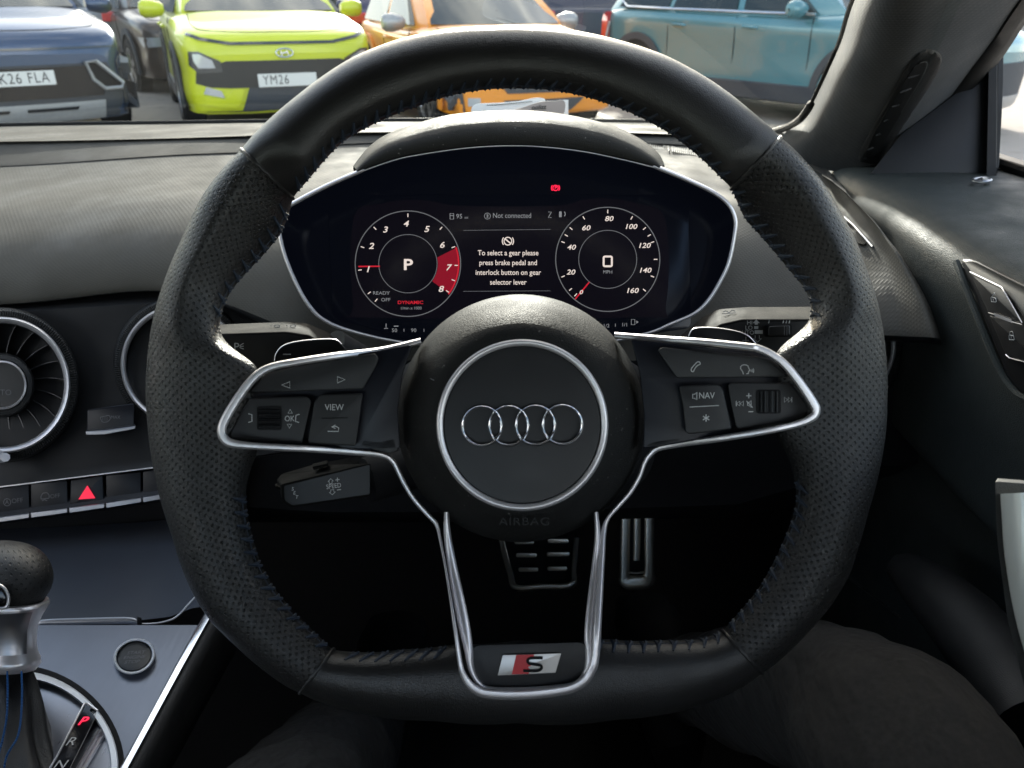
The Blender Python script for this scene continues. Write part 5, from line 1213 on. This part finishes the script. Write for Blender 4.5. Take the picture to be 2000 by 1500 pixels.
def make_car(label, cat, loc, yaw, paintmat, L=4.2, W=1.8, Ht=1.57, bon=.98, group=None, name='parked_car', cladded=True, mirror=None):
    """Car in its own frame: nose at y = 0 facing -y, tail at y = L, ground at z = 0."""
    r = root(name, label, cat, V((loc[0], loc[1], 0)), group, yaw, local=True)
    h = W/2; k = bon
    def bow(x, y): return .16*abs(x/h)**2.4*max(0, 1-y/1.3) - .14*abs(x/h)**2.4*max(0, (y-(L-1.0))/1.0)
    ST = [(0.0, .80, .30, .70*k, .73*k), (.03, .88, .22, .80*k, .83*k), (.12, .94, .20, .88*k, .90*k), (.40, .985, .20, .93*k, .97*k), (.8, 1.0, .20, .97*k, 1.03*k), (1.15, 1.0, .20, 1.0*k, 1.08*k), (1.6, 1.0, .20, 1.0*k, 1.06*k),
          (2.2, 1.0, .20, 1.02*k, 1.05*k), (L-.9, 1.0, .20, 1.06*k, 1.08*k), (L-.35, .97, .26, 1.06*k, 1.08*k), (L-.06, .90, .34, 1.02*k, 1.04*k), (L, .84, .40, .96*k, .98*k)]
    def secp(st):
        y, wf, zl, zs, zt = st; w_ = h*wf
        half = [(.0, zl), (w_*.86, zl), (w_*.96, zl+.05), (w_*.995, zl+.20), (w_*.975, zl+(zs-zl)*.52), (w_*.985, zl+(zs-zl)*.72), (w_*.99, zs-.10), (w_*.955, zs-.015), (w_*.82, zs+.55*(zt-zs)), (w_*.45, zt-.004), (0, zt)]
        half = cat_rom(half, 2)
        pts = half+[(-x, z) for x, z in reversed(half[1:-1])]
        return [V((x, y+bow(x, y), z)) for x, z in pts]
    stn = cat_rom(ST, 4)
    mb = MB(); rows = [secp(s_) for s_ in stn]; mb.grid(rows, closed_u=True)
    nr = len(rows[0]); hn = (nr+2)//2
    for ri, fl in ((0, 1), (-1, 0)):
        R_ = rows[ri]; y0 = stn[ri][0]
        grid_ = []
        for i in range(1, hn-1):
            a, b = R_[i], R_[(nr-i) % nr]
            grid_.append([V((a.x*(1-2*u), y0+bow(a.x*(1-2*u), y0), a.z)) for u in [j/12 for j in range(13)]])
        mb.grid(grid_)
    from mathutils.bvhtree import BVHTree
    tree = BVHTree.FromPolygons(mb.v, mb.f)
    body = mb.build('body', paintmat, r, angle=50)
    gap = []
    for x, y in [(-.78*h, 1.0), (-.80*h, .6), (-.78*h, .34), (-.70*h, .22), (-.4*h, .14), (0, .12), (.4*h, .14), (.70*h, .22), (.78*h, .34), (.80*h, .6), (.78*h, 1.0)]:
        hit = tree.ray_cast(V((x, y+bow(x, 0)*.6, 3)), V((0, 0, -1)))
        if hit[0] is not None: gap.append(tuple(hit[0]))
    mb = MB(); mb.tube([V(p) for p in cat_rom(gap, 5)], .0045, 5); mb.build('bonnet_gap', M['pit'], r)
    def yf(x, z):
        zz = (z-.30)/(.72*k-.30)
        return bow(x, 0)
    def fpatch(nm, pts, mat, lift=.012, parent=None, thick=.05, subdiv=5):
        import bmesh
        def Y(x, z):
            hit = tree.ray_cast(V((x, -3, z)), V((0, 1, 0)))
            return min(hit[0].y, .45) if hit[0] is not None else bow(x, 0)+.05
        bm = bmesh.new(); bm.faces.new([bm.verts.new((x, 0, z)) for x, z in pts])
        for i in range(-15, 16):
            bmesh.ops.bisect_plane(bm, geom=bm.verts[:]+bm.edges[:]+bm.faces[:], plane_co=(i*.06, 0, 0), plane_no=(1, 0, 0))
        for i in range(3, 12):
            bmesh.ops.bisect_plane(bm, geom=bm.verts[:]+bm.edges[:]+bm.faces[:], plane_co=(0, 0, i*.08), plane_no=(0, 0, 1))
        bmesh.ops.triangulate(bm, faces=bm.faces[:])
        bm.verts.ensure_lookup_table(); bm.verts.index_update()
        n_ = len(bm.verts); mb = MB()
        f_ = [V((v.co.x, Y(v.co.x, v.co.z)-lift, v.co.z)) for v in bm.verts]; b_ = [V((v.co.x, Y(v.co.x, v.co.z)+thick, v.co.z)) for v in bm.verts]
        mb.add(f_+b_, [tuple(v.index for v in fc.verts) for fc in bm.faces]+[(e.verts[0].index, e.verts[1].index, n_+e.verts[1].index, n_+e.verts[0].index) for e in bm.edges if e.is_boundary])
        bm.free()
        return mb.build(nm, mat, parent or r, angle=40)
    # greenhouse
    bz, rz = 1.02*k, Ht
    def gh(f):   # f: (y, half width, z) of base and roof edges
        return f
    A0, A1, R0, R1, R2 = 1.12, 1.95, 2.2, L-.75, L-.12
    b0, b1 = h*.93, h*.70
    mb = MB(); rows = []
    for y, wb, zb, yt, wt, zt in ((A0, h*.84, 1.05*k, A1, b1*.93, rz-.06), (1.5, b0, 1.0*k, A1+.15, b1, rz-.03), (2.2, h*.95, 1.02*k, 2.5, b1*1.02, rz), (L-1.0, h*.95, 1.06*k, L-1.0, b1*1.0, rz-.02), (L-.35, h*.90, 1.07*k, L-.62, b1*.95, rz-.06), (L-.10, h*.80, 1.04*k, L-.52, b1*.88, rz-.09)):
        half = [(wb, y, zb-.06), (wb, y, zb), (wb*.55+wt*.45, y*.55+yt*.45, zb*.5+zt*.5), (wt*1.02, yt, zt-.05), (wt*.93, yt, zt-.01), (wt*.5, yt, zt+.015), (0, yt, zt+.02)]
        rows.append([V(p) for p in half]+[V((-p[0], p[1], p[2])) for p in reversed(half[:-1])])
    mb.grid(rows)
    nr2 = len(rows[0])
    for R_ in (rows[0], rows[-1]):
        mb.grid([[R_[i].lerp(R_[nr2-1-i], j/8) for j in range(9)] for i in range(nr2//2)])
    mb.build('roof', paintmat, r, angle=40, subsurf=1)
    ws = MB(); ws.grid([[V((x*(h*.80*(1-v)+b1*.84*v), A0-.02+(A1-A0)*v-.012+.16*x*x*(1-v*.6)-.10*(1-v*.6), 1.06*k+(rz-.07-1.06*k)*v+.006)) for x in [-1+j/6 for j in range(13)]] for v in [i/6 for i in range(7)]]); ws.build('windscreen', M['carglass'], r)
    for sg in (-1, 1):
        for nm, y0, y1, yt0, yt1 in (('side_window', 1.42, 2.28, 2.10, 2.36), ('side_window', 2.38, 3.30, 2.44, 3.22), ('side_window', 3.38, L-.42, 3.30, L-.72)):
            if y1-y0 < .12: continue
            mb = MB(); zb0, zb1 = 1.045*k+.02*(y0/L), 1.055*k+.03*(y1/L); zt = rz-.10
            f4 = [V((sg*(h*.955), y0, zb0)), V((sg*(h*.955), y1, zb1)), V((sg*(b1*1.065), yt1, zt)), V((sg*(b1*1.065), yt0, zt))]
            b4 = [p+V((-sg*.05, 0, 0)) for p in f4]
            mb.add(f4+b4, [(0, 1, 2, 3), (0, 1, 5, 4), (1, 2, 6, 5), (2, 3, 7, 6), (3, 0, 4, 7)]); mb.build(nm, M['carglass'], r, smooth=False)
        mb = MB(); rows = []
        for j in range(9):
            a = math.pi*j/8; rows.append([V((sg*(h*.97+.02+.20*math.sin(rad(12+j*19.5))**.01*u), 0, 0)) for u in (0, 1)])
        mb = MB(); rows = []
        for u, sy, sz in ((0, .05, .04), (.03, .07, .065), (.12, .085, .085), (.19, .08, .08), (.225, .05, .055), (.235, .01, .01)):
            rows.append([V((sg*(h*.985+u), 1.52+sy*math.cos(a), 1.08*k+sz*math.sin(a))) for a in [2*math.pi*q_/16 for q_ in range(16)]])
        mb.grid(rows, closed_u=True); mb.f.append(tuple(range(16))); mb.mi.append(0); mr = mb.build('door_mirror', mirror or paintmat, r)
        for yh in (2.05, 3.05):
            mb = MB(); mb.tube([V((sg*(h*.985), yh, .90*k)), V((sg*(h+.022), yh+.03, .905*k)), V((sg*(h+.022), yh+.17, .91*k)), V((sg*(h*.985), yh+.20, .915*k))], .013, 8); mb.build('door_handle', paintmat, r)
        for yw, nm in ((.86, 'wheel'), (L-.80, 'wheel')):
            arch = MB(); R0_ = .41
            rows = [[V((sg*(h*1.002-.004*q_), yw+rr*math.cos(a), max(.20, .33+rr*math.sin(a)))) for rr in (R0_+.055, R0_+.02, R0_-.02)] for a, q_ in [(math.pi*(-.06+1.12*j/24), 0) for j in range(25)]]
            rows = [[row[0]+V((sg*-.012, 0, 0)), row[0]+V((sg*.012, 0, 0)), row[2]+V((sg*.012, 0, 0)), row[2]+V((-sg*.05, 0, 0))] for row in rows]
            arch.grid(rows); arch.build('wheel_arch', M['cladding'] if cladded else paintmat, r, angle=30)
            mb = MB(); c = V((sg*(h*.985), yw, .33)); n_ = 40
            mb.grid([[V((sg*(h*.99-.002), yw+.39*rr*math.cos(2*math.pi*j/n_), .34+.39*rr*math.sin(2*math.pi*j/n_))) for rr in (0.01, 1)] for j in range(n_)], closed_v=True); mb.build('wheel_housing', M['pit'], r)
            wv = MB(); prof = [(.20, .0), (.235, .012), (.26, .020), (.30, .022), (.325, .010), (.33, -.02), (.33, -.18), (.24, -.2)]
            wv.grid([[V((sg*(h*.995+dx), yw+rr*math.cos(2*math.pi*j/n_), .33+rr*math.sin(2*math.pi*j/n_))) for rr, dx in prof] for j in range(n_)], closed_v=True); wh = wv.build('wheel', M['tyre'], r)
            rm = MB()
            rm.grid([[V((sg*(h*.995+dx), yw+rr*math.cos(2*math.pi*j/n_), .33+rr*math.sin(2*math.pi*j/n_))) for rr, dx in ((.225, .014), (.21, .012), (.20, -.03), (.05, -.04))] for j in range(n_)], closed_v=True)
            for s5 in range(5):
                a = 2*math.pi*s5/5+.3; ca, sa = math.cos(a), math.sin(a)
                rm.add([V((sg*(h*.995+dx), yw+rr*ca-o*sa, .33+rr*sa+o*ca)) for dx, rr, o in ((.008, .03, -.035), (.008, .03, .035), (.010, .215, .045), (.010, .215, -.045))], [(0, 1, 2, 3)])
            rm.build('rim', M['rim'], wh, angle=30)
        if cladded:
            mb = MB(); rows = []
            for y in (1.25, 2, 3, L-1.22): rows.append([V((sg*(h*.95), y, .19)), V((sg*(h*1.006), y, .21)), V((sg*(h*1.010), y, .36)), V((sg*(h*.98), y, .38))])
            mb.grid(rows); mb.build('sill_cladding', M['cladding'], r, angle=30)
        mb = MB()
        for yy in (1.40, 2.34, 3.32):
            mb.tube([V((sg*(h*.984), yy, .42)), V((sg*(h*.978), yy, .62*k)), V((sg*(h*.993), yy, .88*k)), V((sg*(h*.965), yy+.01, 1.0*k))], .005, 5)
        mb.build('door_gap', M['pit'], r)
    return r, fpatch, h, k
def lettering(r, s_, x, z, y, hgt, mat, parent, xs=.8, flip=False, yaw=0):
    mb = MB(); xd = V((math.cos(yaw), math.sin(yaw), 0)) if not flip else V((-1, 0, 0))
    text_mb(mb, s_, V((x, y, z)), xd, V((0, 0, 1)), hgt, xs=xs, bold=.0, spacing=1.16); return mb.build('lettering', mat, parent, smooth=False)
def number_plate(r, s_, x, z, y, mat, w_=.52, xs=.78, flip=False, text_x=None):
    mb = MB(); sy = 1 if not flip else -1
    mb.box(V((x, y, z)), (w_, .012, .111)); pl = mb.build('number_plate', mat, r, bevel=.003)
    lettering(r, s_, x if text_x is None else text_x, z, y-sy*.0065, .079, M['plate_ink'], pl, xs, flip); return pl

# ---- lime green car
PL = paint('lime_paint', (.56, .62, .012))
r, fp, h, k = make_car('lime green hatchback facing the windscreen, its plate beginning YM26', 'car', (-2.05, 7.55), rad(24), PL, L=4.18, W=1.80, Ht=1.52, bon=.98)
fp('grille', [(-.50, .43), (.50, .43), (.66, .44), (.78, .47), (.76, .58), (.50, .655), (-.50, .655), (-.76, .58), (-.78, .47), (-.66, .44)], M['grille'], .010)
fp('lower_bumper', [(-.42, .235), (.42, .235), (.34, .43), (-.34, .43)], M['cladding'], .018)
fp('chin', [(-.78, .20), (.78, .20), (.80, .235), (-.80, .235)], M['cladding'], .014)
for sg in (-1, 1):
    hl = fp('headlight', [(sg*.54, .565), (sg*.74, .555), (sg*.81, .62), (sg*.80, .735), (sg*.72, .735), (sg*.55, .655)], M['lensdark'], .020)
    fp('lamp_unit', [(sg*.60, .60), (sg*.74, .60), (sg*.77, .66), (sg*.77, .715), (sg*.72, .715), (sg*.62, .665)], M['lens'], .028, hl)
    fp('bumper_corner', [(sg*.80, .30), (sg*.80, .385), (sg*.72, .37), (sg*.56, .335), (sg*.48, .42), (sg*.38, .42), (sg*.46, .26), (sg*.60, .27)], PL, .024)
    fp('fog_light', [(sg*.56, .35), (sg*.73, .385), (sg*.70, .445), (sg*.58, .41)], M['lens'], .016)
lb = fp('light_bar', [(-.80, .865), (-.70, .825), (-.46, .785), (.46, .785), (.70, .825), (.80, .865), (.78, .885), (.68, .848), (.45, .810), (-.45, .810), (-.68, .848), (-.78, .885)], M['lensdark'], .014)
mb = MB(); mb.tube([V((.075*math.cos(a), -.024, .715+.036*math.sin(a))) for a in [2*math.pi*j/32 for j in range(32)]], .0065, 8, True)
mb.tube([V((-.022, -.026, .690)), V((-.034, -.026, .736))], .007, 6); mb.tube([V((.034, -.026, .692)), V((.022, -.026, .738))], .007, 6); mb.tube([V((-.03, -.026, .710)), V((.03, -.026, .720))], .007, 6)
mb.build('emblem', M['chrome'], r)
number_plate(r, 'YM26', 0, .49, -.034, M['plate_white'], text_x=-.105)

# ---- blue grey SUV
PB = paint('blue_grey_paint', (.055, .085, .15), .5, .3)
r, fp, h, k = make_car('blue grey SUV facing the windscreen, its plate ending 26 FLA', 'car', (-4.02, 6.75), rad(37), PB, L=4.35, W=1.82, Ht=1.60, bon=1.02)
fp('lower_bumper', [(-.72, .22), (.72, .22), (.80, .40), (.70, .66), (-.70, .66), (-.80, .40)], M['cladding'], .006)
fp('grille', [(-.62, .40), (.62, .40), (.66, .52), (.60, .64), (-.60, .64), (-.66, .52)], M['blackgloss'], .016)
fp('skid_plate', [(-.60, .21), (.60, .21), (.62, .36), (-.62, .36)], M['skid'], .020)
for x0, x1 in ((-.52, -.14), (.0, .38)): fp('bumper_slot', [(x0, .30), (x1, .30), (x1+.02, .325), (x0, .325)], M['pit'], .026)
for sg in (-1, 1):
    hl = fp('headlight', [(sg*.80, .50), (sg*.90, .50), (sg*.92, .70), (sg*.84, .74), (sg*.78, .66)], M['lensdark'], .018)
    fp('lamp', [(sg*.82, .60), (sg*.89, .60), (sg*.90, .68), (sg*.84, .70)], M['lens'], .024)
    fp('corner_cladding', [(sg*.78, .24), (sg*.92, .26), (sg*.92, .48), (sg*.80, .48)], M['cladding'], .020)
    mb = MB(); pts = [(sg*.52, .67), (sg*.61, .67), (sg*.80, .49), (sg*.78, .45), (sg*.64, .45), (sg*.56, .53)]
    mb.tube([V((x, .16*abs(x/h)**2.4-.028, z)) for x, z in rp(pts, .04)], .017, 8, True); mb.build('air_intake_frame', M['skid'], r)
    fp('air_intake', pts, M['pit'], .018)
fp('light_strip', [(-.80, .775), (.80, .775), (.80, .790), (-.80, .790)], M['lensdark'], .012)
number_plate(r, 'K26 FLA', 0, .565, -.028, M['plate_white'], text_x=.035, xs=.80)

# ---- orange city car
PO = paint('orange_paint', (.80, .27, .004))
r, fp, h, k = make_car('orange hatchback with grey door mirrors, half hidden behind the top of the steering wheel', 'car', (.30, 7.35), rad(23), PO, L=3.9, W=1.70, Ht=1.46, bon=.87, cladded=False, mirror=M['skid'])
fp('grille', [(-.36, .40), (.36, .40), (.46, .52), (.40, .62), (-.40, .62), (-.46, .52)], M['cladding'], .012)
fp('lower_grille', [(-.26, .235), (.26, .235), (.40, .345), (-.40, .345)], M['cladding'], .014)
for sg in (-1, 1):
    fp('headlight', [(sg*.50, .62), (sg*.80, .60), (sg*.84, .72), (sg*.62, .72)], M['lens'], .016)
    fp('fog_light', [(sg*.60, .30), (sg*.70, .30), (sg*.70, .37), (sg*.60, .37)], M['lens'], .012)
    fp('side_grille', [(sg*.72, .24), (sg*.84, .26), (sg*.84, .46), (sg*.74, .42)], M['cladding'], .012)

# ---- teal SUV seen from the side
PT = paint('teal_paint', (.085, .225, .265), .2, .25)
fdir = V((math.sin(rad(35)), -math.cos(rad(35)), 0))
r, fp, h, k = make_car('teal SUV standing side-on beyond the grey windscreen pillar', 'car', (4.42, 7.55), rad(35), PT, L=4.62, W=1.80, Ht=1.60, bon=.98)
fp('grille', [(-.60, .30), (.60, .30), (.68, .50), (.60, .62), (-.60, .62), (-.68, .50)], M['cladding'], .012)
fp('skid_plate', [(-.60, .21), (.60, .21), (.60, .33), (-.60, .33)], M['skid'], .020)
for sg in (-1, 1):
    fp('headlight', [(sg*.60, .60), (sg*.84, .58), (sg*.87, .70), (sg*.66, .70)], M['lens'], .018)
    mb = MB(); rows = [[V((sg*(h*wx), 4.62+dy, z)) for wx, dy in ((.60, .015), (.86, -.0), (.985, -.20), (.985, -.30))] for z in (.96, .90)]
    mb = MB()
    Tl = [(y+.37, z) for y, z in [(4.03, 1.03), (4.27, 1.0), (4.27, .93), (4.12, .92), (4.13, .66), (4.07, .64), (4.02, .92)]]
    mb.add([V((sg*(h*.955+.012 if y < 4.57 else h*.80), y, z*k)) for y, z in Tl]+[V((sg*h*.70, y, z*k)) for y, z in Tl], [tuple(range(7))]+[(i, (i+1) % 7, 7+(i+1) % 7, 7+i) for i in range(7)]); mb.build('tail_light', M['taillens'], r, smooth=False)
    mb = MB(); mb.add([V((sg*(h*.965), 4.43, .62)), V((sg*(h*.955), 4.35, .90)), V((sg*(h*.93), 4.42, .90)), V((sg*(h*.90), 4.53, .60))], [(0, 1, 2, 3)]); mb.build('bumper_reflector', M['lens'], r, smooth=False, solid=.02)
    mb = MB(); mb.tube([V((sg*(h*.962), 1.40, 1.035*k)), V((sg*(h*.968), 2.4, 1.052*k)), V((sg*(h*.968), 3.3, 1.07*k)), V((sg*(h*.955), 4.05, 1.088*k)), V((sg*(h*.90), 4.2, 1.16*k)), V((sg*(h*.80), 4.26, 1.32))], .012, 8); mb.build('window_trim', M['chrome'], r)

# ---- cars further back
def rear_car(label, loc, yaw, pm, plate_s=None, **kw):
    r, fp, h, k = make_car(label, 'car', loc, yaw, pm, **kw)
    Lc = kw.get('L', 4.2)
    for sg in (-1, 1):
        mb = MB(); mb.box(V((sg*h*.72, Lc+.012, .92)), (.30, .10, .13)); mb.build('tail_light', M['taillens'], r, bevel=.02)
    mb = MB(); mb.box(V((0, Lc-.34, 1.24)), (1.15, .05, .36), Matrix.Rotation(rad(28), 3, 'X')); mb.build('rear_window', M['carglass'], r, bevel=.02)
    mb = MB(); mb.box(V((0, Lc-.01, .42)), (1.5, .10, .22)); mb.build('rear_bumper', M['cladding'], r, bevel=.03)
    if plate_s: number_plate(r, plate_s, 0, .80, Lc+.03, M['plate_yellow'], flip=True)
    return r
rear_car('navy car with a yellow rear plate, showing between the lime green and orange cars', (-1.92, 15.6), rad(187), paint('navy_paint', (.035, .04, .10), .3), 'YN', L=4.3)
rear_car('dark blue car seen past the mirror of the orange car', (1.15, 17.4), rad(180), paint('dark_blue_paint', (.03, .035, .06), .3), L=4.3)
rear_car('grey car with red tail lamps, beyond the mirror of the lime green car', (-6.0, 16.6), rad(176), paint('grey_paint', (.22, .23, .24), .4), L=4.4)
rear_car('silver car with red tail lamps, far off beyond the blue grey SUV', (-10.4, 21.5), rad(180), paint('silver_paint', (.42, .43, .43), .5), L=4.3)
r, fp, h, k = make_car('black car, bronze reflections put into its paint colour, parked right behind the lime green car', 'car', (-3.95, 11.2), rad(35), paint('black_paint_brown_reflection', (.05, .036, .03), .4), L=4.4, W=1.82, Ht=1.55)  # brown reflection on the dark flank is painted into the body colour
for sg in (-1, 1): fp('headlight', [(sg*.60, .60), (sg*.84, .58), (sg*.87, .70), (sg*.66, .70)], M['lens'], .018)
fp('grille', [(-.5, .30), (.5, .30), (.6, .50), (.5, .62), (-.5, .62), (-.6, .50)], M['grille'], .012)

# ---- low showroom beyond the cars
M['wallclad'] = plain('showroom_cladding', (.42, .42, .41), .6, 0, .3)
b = root('showroom', 'long low grey showroom with a row of windows, far beyond the parked cars', 'building', V((0, 46, 0)))
mb = MB(); mb.box(V((0, 46, 2.4)), (70, 10, 4.8)); mb.build('wall', M['wallclad'], b)
mb = MB(); mb.box(V((0, 45.8, 5.0)), (71, 11, .4)); mb.build('roof', M['cladding'], b)
for i in range(12):
    mb = MB(); mb.box(V((-30+i*5.4, 40.97, 1.7)), (4.4, .10, 2.9)); mb.build('window', M['carglass'], b)
